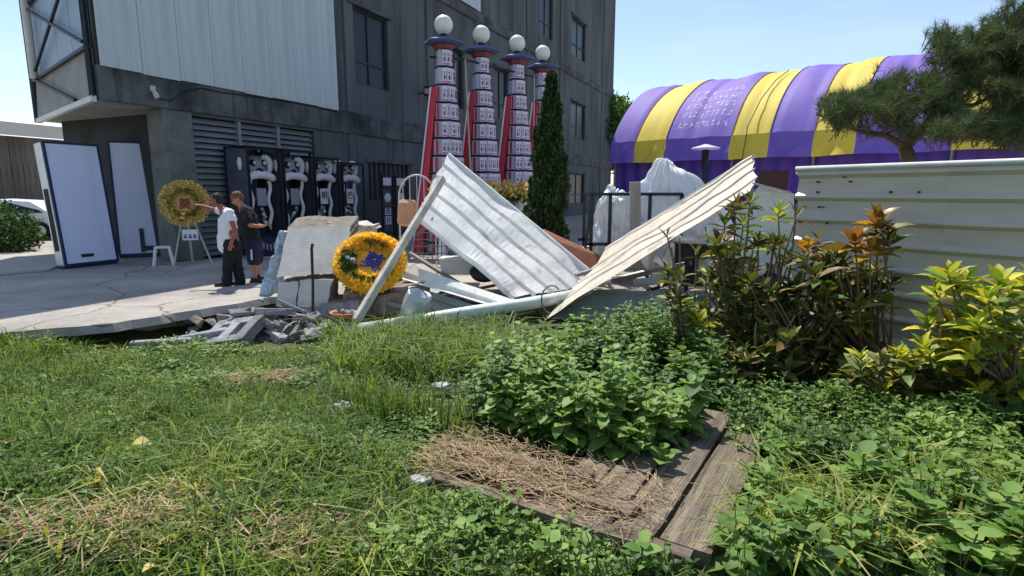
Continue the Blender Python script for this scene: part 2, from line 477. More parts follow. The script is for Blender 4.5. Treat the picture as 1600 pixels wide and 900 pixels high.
mat('tower_roof', lin(86, 100, 142), 0.6, 0.15, 5)
mat('skin', lin(176, 124, 98), 0.6, 0.06, 8, spec=0.35)
mat('skin_tan', lin(150, 98, 76), 0.6, 0.06, 8, spec=0.35)
mat('hair_dark', lin(44, 38, 36), 0.7, 0.3, 60)
mat('hair_brown', lin(112, 76, 52), 0.7, 0.3, 60)
mat('shirt_white', lin(232, 232, 236), 0.85, 0.05, 9, 0.25, 14)
mat('shirt_black', lin(30, 32, 34), 0.9, 0.15, 9, 0.25, 14)
mat('trousers_black', lin(27, 28, 34), 0.9, 0.15, 9, 0.25, 14)
mat('shorts_navy', lin(36, 40, 66), 0.9, 0.15, 9, 0.25, 14)
mat('shoe', lin(34, 31, 30), 0.6, 0.15, 9)
mat('cypress', lin(38, 62, 30), 0.8, 0.2, 6, attr=True, rcols=[lin(24, 42, 22), lin(42, 66, 32), lin(74, 98, 44)], transl=0.15)
mat('pine', lin(58, 84, 56), 0.7, 0.1, 6, attr=True, rcols=[lin(44, 62, 40), lin(80, 100, 60), lin(130, 142, 92)], transl=0.2)
mat('bark', lin(96, 80, 66), 0.95, 0.3, 12, 0.8, 30)
mat('tree_leaf', lin(70, 100, 46), 0.8, 0.1, 6, attr=True, rcols=[lin(48, 78, 36), lin(84, 116, 54), lin(120, 146, 74)], transl=0.3)
mat('hedge_leaf', lin(48, 78, 34), 0.8, 0.1, 6, attr=True, rcols=[lin(30, 52, 24), lin(56, 88, 38), lin(92, 124, 56)], transl=0.25)
mat('stem', lin(92, 104, 52), 0.8, 0.2, 9)
mat('stem_brown', lin(128, 108, 86), 0.9, 0.25, 12, 0.4, 30)
mat('weed_leaf', lin(92, 140, 58), 0.55, 0.12, 14, 0.25, 30, rcols=[lin(92, 128, 50), lin(116, 150, 64), lin(144, 174, 88)], transl=0.35)
mat('weed_mass', lin(92, 140, 58), 0.55, 0.12, 14, 0.0, 30, attr=True, rcols=[lin(56, 86, 36), lin(86, 120, 48), lin(114, 146, 62), lin(152, 178, 92)], transl=0.35)
mat('grass', lin(100, 142, 56), 0.6, 0.1, 8, attr=True, rcols=[lin(66, 92, 36), lin(98, 126, 50), lin(124, 146, 60), lin(158, 168, 84), lin(194, 178, 118)], transl=0.35)
mat('straw', lin(190, 164, 120), 0.85, 0.2, 10, attr=True, rcols=[lin(124, 100, 76), lin(170, 144, 110), lin(206, 182, 142)], transl=0.15)
mat('dead_leaf', lin(196, 176, 112), 0.8, 0.25, 12, rcols=[lin(160, 136, 80), lin(206, 190, 120)], transl=0.2)
mat('croton_dark', lin(70, 84, 40), 0.5, 0.25, 12, rcols=[lin(70, 62, 40), lin(72, 94, 46), lin(104, 124, 54), lin(140, 132, 58), lin(78, 102, 50), lin(146, 104, 60)], transl=0.25, spec=0.35)
mat('croton_yellow', lin(190, 190, 60), 0.55, 0.25, 12, rcols=[lin(86, 114, 46), lin(130, 152, 56), lin(196, 196, 68), lin(224, 208, 82), lin(110, 138, 52)], transl=0.3, spec=0.25)
mat('croton_orange', lin(200, 150, 60), 0.4, 0.25, 12, rcols=[lin(84, 84, 40), lin(222, 160, 64), lin(96, 104, 44), lin(150, 92, 48), lin(214, 182, 84)], transl=0.3, spec=0.5)
for nm, ang in (('old_plank', -58.0), ('old_timber', -148.2)):
    mat(nm, lin(130, 117, 101), 0.95, 0.5, 5, 1.0, 22, col2=lin(72, 63, 53), c2scale=2.2, c2lo=0.42, c2hi=0.68, stretch=(0.35, 5, 5), rnd=0.2, rotz=ang)
mat('soil', lin(92, 78, 60), 0.98, 0.3, 7, 0.6, 25)
mat('road', lin(176, 170, 160), 0.95, 0.15, 2, 0.3, 30)
mat('ground_far', lin(90, 100, 60), 0.98, 0.3, 3, 0.4, 15)

def ground_mat():
    m = bpy.data.materials.new('ground'); m.use_nodes = True; n, l = m.node_tree.nodes, m.node_tree.links; b = n['Principled BSDF']
    tc = n.new('ShaderNodeTexCoord')
    n1 = n.new('ShaderNodeTexNoise'); n1.inputs['Scale'].default_value = 0.9; n1.inputs['Detail'].default_value = 8
    n2 = n.new('ShaderNodeTexNoise'); n2.inputs['Scale'].default_value = 30; n2.inputs['Detail'].default_value = 6
    l.new(tc.outputs['Object'], n1.inputs['Vector']); l.new(tc.outputs['Object'], n2.inputs['Vector'])
    r = n.new('ShaderNodeValToRGB'); e = r.color_ramp.elements
    e[0].position = 0.35; e[0].color = (*lin(48, 66, 28), 1); e[1].position = 0.75; e[1].color = (*lin(104, 92, 62), 1)
    k = e.new(0.55); k.color = (*lin(78, 90, 44), 1)
    l.new(n1.outputs['Fac'], r.inputs['Fac'])
    mr = n.new('ShaderNodeMapRange'); mr.inputs['From Min'].default_value = 0.3; mr.inputs['From Max'].default_value = 0.7; mr.inputs['To Min'].default_value = 0.55; mr.inputs['To Max'].default_value = 1.35
    l.new(n2.outputs['Fac'], mr.inputs['Value'])
    mm = n.new('ShaderNodeMixRGB'); mm.blend_type = 'MULTIPLY'; mm.inputs['Fac'].default_value = 1
    l.new(r.outputs['Color'], mm.inputs['Color1']); l.new(mr.outputs['Result'], mm.inputs['Color2']); l.new(mm.outputs['Color'], b.inputs['Base Color'])
    b.inputs['Roughness'].default_value = 1
    bp = n.new('ShaderNodeBump'); bp.inputs['Strength'].default_value = 0.8; bp.inputs['Distance'].default_value = 0.04
    l.new(n2.outputs['Fac'], bp.inputs['Height']); l.new(bp.outputs['Normal'], b.inputs['Normal'])
    MATS['ground'] = m
ground_mat()
def slab_mat():
    m = bpy.data.materials.new('slab'); m.use_nodes = True; n, l = m.node_tree.nodes, m.node_tree.links; b = n['Principled BSDF']
    tc = n.new('ShaderNodeTexCoord')
    n1 = n.new('ShaderNodeTexNoise'); n1.inputs['Scale'].default_value = 0.6; n1.inputs['Detail'].default_value = 9; n1.inputs['Roughness'].default_value = 0.65
    n2 = n.new('ShaderNodeTexNoise'); n2.inputs['Scale'].default_value = 18; n2.inputs['Detail'].default_value = 8
    n3 = n.new('ShaderNodeTexNoise'); n3.inputs['Scale'].default_value = 1.4; n3.inputs['Detail'].default_value = 5
    for x in (n1, n2, n3): l.new(tc.outputs['Object'], x.inputs['Vector'])
    r = n.new('ShaderNodeValToRGB'); e = r.color_ramp.elements
    e[0].position = 0.3; e[0].color = (*lin(134, 127, 119), 1); e[1].position = 0.72; e[1].color = (*lin(190, 182, 172), 1)
    l.new(n1.outputs['Fac'], r.inputs['Fac'])
    mr = n.new('ShaderNodeMapRange'); mr.inputs['From Min'].default_value = 0.3; mr.inputs['From Max'].default_value = 0.7; mr.inputs['To Min'].default_value = 0.82; mr.inputs['To Max'].default_value = 1.12
    l.new(n2.outputs['Fac'], mr.inputs['Value'])
    mm = n.new('ShaderNodeMixRGB'); mm.blend_type = 'MULTIPLY'; mm.inputs['Fac'].default_value = 1
    l.new(r.outputs['Color'], mm.inputs['Color1']); l.new(mr.outputs['Result'], mm.inputs['Color2'])
    # cracks
    mxv = n.new('ShaderNodeMixRGB'); mxv.inputs['Fac'].default_value = 0.35
    l.new(tc.outputs['Object'], mxv.inputs['Color1']); l.new(n3.outputs['Color'], mxv.inputs['Color2'])
    vo = n.new('ShaderNodeTexVoronoi'); vo.feature = 'DISTANCE_TO_EDGE'; vo.inputs['Scale'].default_value = 0.75
    l.new(mxv.outputs['Color'], vo.inputs['Vector'])
    cr = n.new('ShaderNodeMapRange'); cr.inputs['From Min'].default_value = 0.002; cr.inputs['From Max'].default_value = 0.012
    cr.inputs['To Min'].default_value = 0.4; cr.inputs['To Max'].default_value = 1.0
    l.new(vo.outputs['Distance'], cr.inputs['Value'])
    m2 = n.new('ShaderNodeMixRGB'); m2.blend_type = 'MULTIPLY'; m2.inputs['Fac'].default_value = 1
    l.new(mm.outputs['Color'], m2.inputs['Color1']); l.new(cr.outputs['Result'], m2.inputs['Color2']); l.new(m2.outputs['Color'], b.inputs['Base Color'])
    b.inputs['Roughness'].default_value = 0.95
    ad = n.new('ShaderNodeMath'); ad.operation = 'MULTIPLY_ADD'; ad.inputs[1].default_value = 0.35; l.new(n2.outputs['Fac'], ad.inputs[0]); l.new(cr.outputs['Result'], ad.inputs[2])
    bp = n.new('ShaderNodeBump'); bp.inputs['Strength'].default_value = 0.7; bp.inputs['Distance'].default_value = 0.02
    l.new(ad.outputs['Value'], bp.inputs['Height']); l.new(bp.outputs['Normal'], b.inputs['Normal'])
    MATS['slab'] = m
slab_mat()

# ------------------------------------------------------------------ ground
EDGE = [Vector(p) for p in ((-40, -1.5), (-14, 4.0), (-6.3, 6.86), (-5.22, 7.39), (-4.5, 8.46), (-4.25, 8.75), (-4.02, 9.3), (-2.6, 9.5), (0.5, 9.4), (3.4, 8.35), (5.2, 5.9), (9.4, 0.2))]
def edge_dist(x, y):
    best = 1e9; p = Vector((x, y))
    for a, b in zip(EDGE[1:-1], EDGE[2:]):
        d = b - a; t = max(0, min(1, (p - a).dot(d) / d.dot(d)))
        best = min(best, (p - a - d * t).length)
    return best
def gz(x, y):
    z = -0.10 - 0.27 * smooth(3.2, 8.0, y)
    z += 0.27 * smooth(-4.9, -6.4, x) * smooth(4.5, 7.5, y)
    if y > 5 and -5.6 < x < -3.2:
        z -= 0.42 * (1 - smooth(0.12, 0.5, edge_dist(x, y))) * smooth(-5.6, -4.9, x)
    z += 0.06 * mnoise.noise(Vector((x * 0.9, y * 0.9, 0))) + 0.035 * mnoise.noise(Vector((x * 1.9, y * 1.9, 2))) + 0.02 * mnoise.noise(Vector((x * 3.1, y * 3.1, 4)))
    return z
def build_ground():
    xs = [-600, -200, -80, -40, -20] + [x * 0.16 for x in range(-85, 56)] + [12, 20, 40, 80, 200, 600]
    ys = [-60, -20, -5, -1] + [y * 0.16 for y in range(0, 61)] + [10.5, 14, 20, 40, 80, 200, 600]
    mb = MB(); ny = len(ys)
    for x in xs:
        for y in ys: mb.v.append((x, y, gz(x, y) if -14 < x < 9.2 and -1.5 < y < 9.8 else -0.5))
    for i in range(len(xs) - 1):
        for j in range(ny - 1):
            mb.f.append((i * ny + j, (i + 1) * ny + j, (i + 1) * ny + j + 1, i * ny + j + 1)); mb.m.append(0)
    o = mb.build('ground', 'ground', smooth=True, recalc=False)
    tag(o, 'uneven grassy earth in the foreground', None, None, 'structure')
build_ground()
def build_slab():
    rng = random.Random(4)
    front = []
    for a, b in zip(EDGE[:-1], EDGE[1:]):
        n = max(1, int((b - a).length / 0.18)) if a.x > -8 and b.x < 4 else 1
        for i in range(n):
            p = a.lerp(b, i / n)
            if n > 1: p = p + Vector((rng.uniform(-0.03, 0.03), rng.uniform(-0.03, 0.03)))
            front.append(p)
    front.append(EDGE[-1])
    poly = [(p.x, p.y) for p in front] + [(60, 0.2), (60, 90), (-60, 90), (-60, -1.5)]
    bm = bmesh.new()
    top = [bm.verts.new((x, y, 0)) for x, y in poly]
    low = [bm.verts.new((x + (0.05 if i < len(front) else 0), y - 0.02, -0.11)) for i, (x, y) in enumerate(poly)]
    bot = [bm.verts.new((x - .45, y + 0.5, -0.13)) for x, y in poly]
    deep = [bm.verts.new((x - .5, y + 0.55, -1.1)) for x, y in poly]
    bm.faces.new(top)
    n = len(poly)
    for ring, nxt in ((top, low), (low, bot), (bot, deep)):
        for i in range(n):
            j = (i + 1) % n
            bm.faces.new((ring[i], ring[j], nxt[j], nxt[i]))
    bmesh.ops.triangulate(bm, faces=[f for f in bm.faces if len(f.verts) > 4])
    bmesh.ops.recalc_face_normals(bm, faces=bm.faces)
    me = bpy.data.meshes.new('concrete_yard'); bm.to_mesh(me); bm.free(); me.materials.append(MATS['slab'])
    o = bpy.data.objects.new('concrete_yard', me); COL.objects.link(o)
    tag(o, 'cracked concrete yard with a broken front edge', None, None, 'structure')
build_slab()
# the raised lane on the far left
p = [on(-60, 437), on(78, 424), on(118, 405), on(60, 390), on(-200, 396)]
o = MB().prism([Vector((q.x, q.y, 0.004)) for q in p], (0, 0, 0.055)).build('road', 'road', bevel=0.01)
tag(o, 'raised pale concrete lane at the far left', None, None, 'structure')

# ------------------------------------------------------------------ concrete building
Z_SOF, Z_LEDGE, TOP_LOW, TOP_HIGH, S_STEP, S_END = 3.66, 4.37, 10.0, 20.0, 12.2, 42.0  # roof heights and step are out of view, shaped to place the building's shadow
bld = thing('concrete_building', CORNER, 'long dark weathered concrete factory building with white metal cladding on its left part', 'building')
ENDD = Vector((-0.743, 0.67, 0)).normalized()
s_col0, s_col1 = 1.37, 2.12
s_sh1 = fac(490, 205)[0]
def fs(px, py): return fac(px, py)[0]
win = []
def w_px(x0, x1, ymid, z0, z1): win.append((fs(x0, ymid), fs(x1, ymid), z0, z1))
w_px(550, 607, 90, 5.35, 7.85)
w_px(702, 724, 120, 5.4, 7.9)
w_px(772, 794, 120, 5.4, 7.9)
w_px(843, 864, 40, 10.9, 13.4)
w_px(893, 915, 60, 10.9, 13.4)
w_px(843, 862, 175, 5.5, 7.9)
w_px(892, 914, 175, 5.5, 7.9)
w_px(890, 913, 295, 0.85, 3.0)
w_px(575, 640, 255, 1.4, 2.75)
shut = (s_col1, s_sh1, 0.0, 3.57)
mb = MB()
wall_holes(mb, W, s_col1, S_STEP, 0, TOP_LOW, [h for h in win + [shut] if h[0] < S_STEP], 0.22)
wall_holes(mb, W, S_STEP, S_END, 0, TOP_HIGH, [h for h in win if h[0] >= S_STEP], 0.22)
mb.add([W(0, Z_SOF), W(s_col1, Z_SOF), W(s_col1, TOP_LOW), W(0, TOP_LOW)], [(0, 1, 2, 3)])
B = lambda s, z, d=12.0: Vector((*(W(s, z).xy - NRM.xy * d), z))
E = lambda k, z: Vector((*(CORNER + ENDD * k).xy, z))
mb.add([E(0, Z_SOF), E(6, Z_SOF), E(6, TOP_LOW), E(0, TOP_LOW)], [(3, 2, 1, 0)])
mb.add([E(0, TOP_LOW), W(S_STEP, TOP_LOW), B(S_STEP, TOP_LOW, 5.7), E(6, TOP_LOW)], [(0, 1, 2, 3)])
mb.add([E(6, Z_SOF), B(S_STEP, Z_SOF, 5.7), B(S_STEP, TOP_LOW, 5.7), E(6, TOP_LOW)], [(0, 1, 2, 3)])
mb.add([B(S_STEP, 0, 0), B(S_STEP, Z_SOF, 0), B(S_STEP, Z_SOF, 12), B(S_STEP, 0, 12)], [(0, 1, 2, 3)])
mb.add([W(S_STEP, TOP_LOW), W(S_STEP, TOP_HIGH), B(S_STEP, TOP_HIGH), B(S_STEP, TOP_LOW)], [(0, 1, 2, 3)])
mb.add([W(S_STEP, TOP_HIGH), W(S_END, TOP_HIGH), B(S_END, TOP_HIGH), B(S_STEP, TOP_HIGH)], [(0, 1, 2, 3)])
mb.add([W(S_END, 0), W(S_END, TOP_HIGH), B(S_END, TOP_HIGH), B(S_END, 0)], [(3, 2, 1, 0)])
mb.add([B(S_STEP, 0), B(S_STEP, TOP_HIGH), B(S_END, TOP_HIGH), B(S_END, 0)], [(0, 1, 2, 3)])
mb.build('wall', 'facade', bld, recalc=False)
MB().add([W(0, Z_SOF), W(S_STEP, Z_SOF + .001), B(S_STEP, Z_SOF + .001, 5.7), E(6, Z_SOF)], [(0, 1, 2, 3)]).build('soffit', 'soffit', bld, recalc=False)
# room wall under the overhang, the shade there put into its dark colour
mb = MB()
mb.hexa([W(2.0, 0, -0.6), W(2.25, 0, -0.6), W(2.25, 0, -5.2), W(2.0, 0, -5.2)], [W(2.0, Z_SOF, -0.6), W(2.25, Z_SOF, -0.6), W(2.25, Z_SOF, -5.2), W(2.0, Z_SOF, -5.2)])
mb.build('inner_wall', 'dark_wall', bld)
mb = MB(); mb.hexa([W(s_col0, 0, .02), W(s_col1 + .003, 0, .02), W(s_col1 + .003, 0, -.6), W(s_col0, 0, -.6)], [W(s_col0, Z_SOF - .003, .02), W(s_col1 + .003, Z_SOF - .003, .02), W(s_col1 + .003, Z_SOF - .003, -.6), W(s_col0, Z_SOF - .003, -.6)])
mb.build('column', 'facade_light', bld, bevel=0.02)
mb = MB(); mb.hexa([W(-0.02, Z_SOF - .02, .07), W(S_END - .02, Z_SOF - .02, .07), W(S_END - .02, Z_SOF - .02, -.1), W(-.02, Z_SOF - .02, -.1)], [W(-.02, Z_LEDGE, .07), W(S_END - .02, Z_LEDGE, .07), W(S_END - .02, Z_LEDGE, -.1), W(-.02, Z_LEDGE, -.1)])
mb.build('beam', 'beam', bld, bevel=0.02)
mb = MB(); mb.hexa([W(7.5, 9.5, .09), W(S_END - .03, 9.5, .09), W(S_END - .03, 9.5, -.1), W(7.5, 9.5, -.1)], [W(7.5, 9.95, .09), W(S_END - .03, 9.95, .09), W(S_END - .03, 9.95, -.1), W(7.5, 9.95, -.1)])
mb.build('beam', 'beam', bld, bevel=0.02)
for px in (541, 668, 742, 822, 874, 940):
    s = fs(px, 150)
    z1 = 9.5 if s < S_STEP else TOP_HIGH
    mb = MB(); mb.hexa([W(s, 0, .05), W(s + .45, 0, .05), W(s + .45, 0, -.05), W(s, 0, -.05)], [W(s, z1, .05), W(s + .45, z1, .05), W(s + .45, z1, -.05), W(s, z1, -.05)])
    mb.build('pilaster', 'facade', bld)
# white metal cladding, panel by panel
s_cl = fac(525, 170)[0]
NP = 8
for i in range(NP):
    a, b = s_cl * i / NP, s_cl * (i + 1) / NP
    mb = MB(); pf = []
    for k in range(4):
        q = a + (b - a) * k / 4; w = (b - a) / 4
        pf += [(q + .006, .11), (q + w * .42, .11), (q + w * .46, .125), (q + w * .54, .125), (q + w * .58, .11)]
    pf.append((b - .006, .11))
    vs = [W(s, Z_LEDGE - .03 - (0.02 if i % 3 == 1 else 0), o) for s, o in pf] + [W(s, TOP_LOW - .3, o) for s, o in pf]
    n = len(pf)
    mb.add(vs, [(k, k + 1, k + 1 + n, k + n) for k in range(n - 1)])
    mb.build('cladding_panel', 'cladding', bld, recalc=False, solid=0.006)
s0, z0 = fac(712, 0); s1, _ = fac(748, 0)
mb = MB(); mb.hexa([W(s0, fac(730, 8)[1], .1), W(s1, fac(730, 8)[1], .1), W(s1, fac(730, 8)[1], .05), W(s0, fac(730, 8)[1], .05)], [W(s0, z0 + 4, .1), W(s1, z0 + 4, .1), W(s1, z0 + 4, .05), W(s0, z0 + 4, .05)])
mb.build('cladding_panel', 'cladding', bld)
# end face: blue-grey sheets, pale lower band and steel frame standing off the wall
ENDN = Vector((-ENDD.y, ENDD.x, 0)) * -1
if ENDN.y > 0: ENDN = -ENDN
def EO(k, z, o): return Vector((*(CORNER + ENDD * k + ENDN * o).xy, z))
for i in range(4):
    a, b = 0.15 + 1.45 * i, 0.15 + 1.45 * (i + 1) - .03
    MB().hexa([EO(a, 4.75, .02), EO(b, 4.75, .02), EO(b, 4.75, .05), EO(a, 4.75, .05)], [EO(a, 9.8, .02), EO(b, 9.8, .02), EO(b, 9.8, .05), EO(a, 9.8, .05)]).build('end_panel', 'cladding_blue', bld)
MB().hexa([EO(.1, 3.75, .02), EO(6.0, 3.75, .02), EO(6.0, 3.75, .12), EO(.1, 3.75, .12)], [EO(.1, 4.72, .02), EO(6.0, 4.72, .02), EO(6.0, 4.72, .06), EO(.1, 4.72, .06)]).build('end_band', 'soffit', bld)
fr = MB()
fr.bar(EO(0.05, 3.7, .12), EO(0.05, 9.8, .12), .09)
fr.bar(EO(0.0, 4.72, .12), EO(5.9, 4.72, .12), .07)
fr.bar(EO(0.0, 6.6, .12), EO(5.9, 6.6, .12), .07)
fr.build('end_frame', 'steel_dark', bld)
for a, b, c, d in ((0.1, 6.5, 5.4, 4.8), (0.1, 4.8, 5.4, 6.5), (0.1, 8.4, 5.4, 6.7), (0.1, 6.7, 5.4, 8.4), (1.3, 3.75, 5.4, 4.7)):
    MB().bar(EO(a, b, .18), EO(c, d, .18), .06).build('brace', 'steel_dark', bld)
MB().tube([EO(5.2, 4.7, .2), EO(5.2, 9.8, .2)], .1, 10).build('downpipe', 'steel_white', bld, smooth=True)
MB().tube([EO(6.0, 3.62, .1), EO(6.0, 9.8, .1)], .09, 8).build('end_post', 'steel_dark', bld, smooth=True)
MB().bar(EO(0, 3.66, .12), EO(5.95, 3.66, .12), .1, .12).build('edge_beam', 'steel_white', bld)
# windows
for (a, b, c, d) in win:
    wo = MB()
    t = 0.07
    wo.hexa([W(a, c, -.1), W(a + t, c, -.1), W(a + t, c, -.17), W(a, c, -.17)], [W(a, d, -.1), W(a + t, d, -.1), W(a + t, d, -.17), W(a, d, -.17)])
    wo.hexa([W(b - t, c, -.1), W(b, c, -.1), W(b, c, -.17), W(b - t, c, -.17)], [W(b - t, d, -.1), W(b, d, -.1), W(b, d, -.17), W(b - t, d, -.17)])
    m = (a + b) / 2
    wo.hexa([W(m - t / 2, c, -.1), W(m + t / 2, c, -.1), W(m + t / 2, c, -.165), W(m - t / 2, c, -.165)], [W(m - t / 2, d, -.1), W(m + t / 2, d, -.1), W(m + t / 2, d, -.165), W(m - t / 2, d, -.165)])
    for z in (c, c + (d - c) * .3, d - t):
        wo.hexa([W(a, z, -.105), W(b, z, -.105), W(b, z, -.16), W(a, z, -.16)], [W(a, z + t, -.105), W(b, z + t, -.105), W(b, z + t, -.16), W(a, z + t, -.16)])
    wf = wo.build('window', 'window_frame', bld)
    for x0, x1 in ((a, m), (m, b)):
        MB().add([W(x0, c, -.14), W(x1, c, -.14), W(x1, d, -.14), W(x0, d, -.14)], [(0, 1, 2, 3)]).build('pane', 'glass_dark', wf)
    MB().hexa([W(a - .15, d, .12), W(b + .15, d, .12), W(b + .15, d, .0), W(a - .15, d, .0)], [W(a - .15, d + .1, .1), W(b + .15, d + .1, .1), W(b + .15, d + .1, 0), W(a - .15, d + .1, 0)]).build('lintel', 'beam', wf)
    if d < 2.8:
        for k in range(9):
            s = a + (b - a) * (k + .5) / 9
            MB().tube([W(s, c, .03), W(s, d, .03)], .014, 5).build('bar', 'wire', wf)
# roller shutter: three bays of slats
shf = thing('louvre_shutter', W((s_col1 + s_sh1) / 2, 0), 'grey slatted metal shutter behind the display cases', 'shutter')
m1, m2 = fs(375, 200), fs(436, 210)
bays = [(s_col1 + .04, m1 - .05), (m1 + .05, m2 - .05), (m2 + .05, s_sh1 - .04)]
MB().add([W(s_col1, 0, -.2), W(s_sh1, 0, -.2), W(s_sh1, 3.57, -.2), W(s_col1, 3.57, -.2)], [(0, 1, 2, 3)]).build('backing', 'steel_dark', shf, recalc=False)
for s in (m1, m2):
    MB().hexa([W(s - .05, 0, -.02), W(s + .05, 0, -.02), W(s + .05, 0, -.16), W(s - .05, 0, -.16)], [W(s - .05, 3.57, -.02), W(s + .05, 3.57, -.02), W(s + .05, 3.57, -.16), W(s - .05, 3.57, -.16)]).build('mullion', 'shutter', shf)
for a, b in bays:
    first = None
    for k in range(23):
        z = 0.06 + k * 0.152
        if first is None:
            first = MB().hexa([W(a, z, -.05), W(b, z, -.05), W(b, z + .03, -.16), W(a, z + .03, -.16)], [W(a, z + .02, -.045), W(b, z + .02, -.045), W(b, z + .13, -.15), W(a, z + .13, -.15)]).build('slat', 'shutter', shf)
            loc0 = first.location.copy()
        else: inst(first, 'slat', shf, loc0 + Vector((0, 0, k * .152)))
# small fittings on the wall
s, z = fac(655, 146)
t = thing('floodlight', W(s, z - .2), 'small black floodlight bracketed to the dark concrete wall', 'lamp')
MB().bar(W(s, z, 0), W(s, z, .35), .05).build('bracket', 'steel_dark', t)
c = W(s, z + .05, .42); MB().hexa([c + Vector((-.16, -.1, -.2)), c + Vector((.16, -.16, -.2)), c + Vector((.2, .0, -.1)), c + Vector((-.12, .06, -.1))], [c + Vector((-.16, -.2, .12)), c + Vector((.16, -.26, .12)), c + Vector((.2, -.1, .2)), c + Vector((-.12, -.04, .2))]).build('housing', 'steel_dark', t)
MB().hexa([c + Vector((-.11, -.17, -.12)), c + Vector((.11, -.21, -.12)), c + Vector((.11, -.19, -.12)), c + Vector((-.11, -.15, -.12))], [c + Vector((-.11, -.235, .07)), c + Vector((.11, -.28, .07)), c + Vector((.11, -.25, .07)), c + Vector((-.11, -.20, .07))]).build('lens', 'aluminium', t)
s, z = fac(235, 146)
t = thing('security_camera', W(s, z, .07), 'small white security camera on the beam beneath the cladding', 'camera')
MB().box(W(s, z + .1, .1), (.08, .08, .12)).build('mount', 'steel_white', t)
MB().tube([W(s, z + .02, .14), W(s - .02, z - .09, .24)], [.05, .06], 10).build('body', 'steel_white', t)
pts = [fac(x, y) for x, y in ((236, 152), (262, 158), (285, 143), (310, 138), (345, 145), (400, 152), (470, 163), (524, 175))]
tag(MB().tube([W(a, b, .09) for a, b in pts], .015, 5).build('cable', 'steel_dark'), 'loose black cable sagging along the beam under the cladding', 'cable')

# ------------------------------------------------------------------ far left: shed, car, hedge
shd = thing('shed', at(20, 330, 34).xy.to_3d(), 'old grey board shed with pale roof at the far left', 'shed')
A0, A1 = at(-140, 330, 30), at(170, 330, 40)
dr = Vector((A1.x - A0.x, A1.y - A0.y, 0)); Ls = dr.length; dr.normalize(); bk = Vector((-dr.y, dr.x, 0)) * 6
zt0 = 1.7 + (300 - 214) / 900 * 34
NB = 34
for i in range(NB):
    a = Vector((A0.x, A0.y, 0)) + dr * Ls * i / NB; b = Vector((A0.x, A0.y, 0)) + dr * (Ls * (i + 1) / NB - .03)
    rr = random.Random(i).uniform(-.03, .03); off = Vector((-dr.y, dr.x, 0)) * rr
    q = Vector((0, 0, zt0))
    MB().hexa([a + off, b + off, b + bk * .02, a + bk * .02], [a + off + q, b + off + q, b + bk * .02 + q, a + bk * .02 + q]).build('board', 'shed_wall', shd)
a = Vector((A0.x, A0.y, zt0)) - bk * .1; b = Vector((A1.x, A1.y, zt0)) - bk * .1
MB().hexa([a, b, b + bk * 1.2 + Vector((0, 0, 1.1)), a + bk * 1.2 + Vector((0, 0, 1.1))], [a + Vector((0, 0, .75)), b + Vector((0, 0, .75)), b + bk * 1.2 + Vector((0, 0, 1.6)), a + bk * 1.2 + Vector((0, 0, 1.6))]).build('roof', 'shed_roof', shd)

def make_car():
    c0 = at(10, 360, 21); c0.z = 0
    t = thing('parked_car', c0, 'white car parked behind the hedge at the far left', 'car', rz=R(18))
    mb = MB()     # lofted body: side outline at several widths
    prof = [(-2.15, .45), (-2.15, .75), (-1.95, .88), (-1.2, .95), (-.45, 1.36), (.3, 1.42), (1.2, 1.36), (1.85, 1.0), (2.15, .92), (2.2, .5), (2.1, .3), (-2.05, .3)]
    secs = [(-.86, .0, .90), (-.80, .0, .96), (-.6, .03, 1.0), (0, .05, 1.0), (.6, .03, 1.0), (.80, .0, .96), (.86, .0, .90)]
    n = len(prof)
    for y, dz, k in secs:
        for x, z in prof:
            yy = y * (0.8 if z > 1.1 else 1.0)
            mb.v.append((x * k, yy, z + (dz if z > .6 else 0)))
    for i in range(len(secs) - 1):
        for j in range(n): mb.f.append((i * n + j, i * n + (j + 1) % n, (i + 1) * n + (j + 1) % n, (i + 1) * n + j)); mb.m.append(0)
    mb.f.append(tuple(range(n))); mb.m.append(0); mb.f.append(tuple((len(secs) - 1) * n + j for j in range(n))[::-1]); mb.m.append(0)
    mb.build('body', 'car_paint', t, local=True, smooth=True, sharp=40)
    for sd in (-1, 1):
        MB().hexa([(-.9, sd * .87, .97), (.2, sd * .87, .97), (.2, sd * .8, .97), (-.9, sd * .8, .97)], [(-.45, sd * .72, 1.3), (.2, sd * .72, 1.34), (.2, sd * .66, 1.34), (-.45, sd * .66, 1.3)]).build('side_window', 'car_glass', t, local=True)
        MB().hexa([(.28, sd * .87, .97), (1.5, sd * .87, .97), (1.5, sd * .8, .97), (.28, sd * .8, .97)], [(.28, sd * .72, 1.34), (1.1, sd * .72, 1.3), (1.1, sd * .66, 1.3), (.28, sd * .66, 1.34)]).build('side_window', 'car_glass', t, local=True)
        for x in (-1.35, 1.35):
            w = MB().lathe([(.2, -.1), (.33, -.1), (.33, .1), (.2, .1)], 18, (x, sd * .8, .33), Matrix.Rotation(R(90), 3, 'X')).build('wheel', 'rubber', t, local=True)
            MB().lathe([(.05, -.11), (.2, -.1), (.2, .1), (.05, .11)], 12, (0, 0, .33), Matrix.Rotation(R(90), 3, 'X')).build('rim', 'aluminium', w, local=True)
    MB().hexa([(-1.22, -.7, 1.0), (-1.22, .7, 1.0), (-1.16, .7, .99), (-1.16, -.7, .99)], [(-.55, -.6, 1.38), (-.55, .6, 1.38), (-.5, .6, 1.36), (-.5, -.6, 1.36)]).build('windscreen', 'car_glass', t, local=True)
make_car()

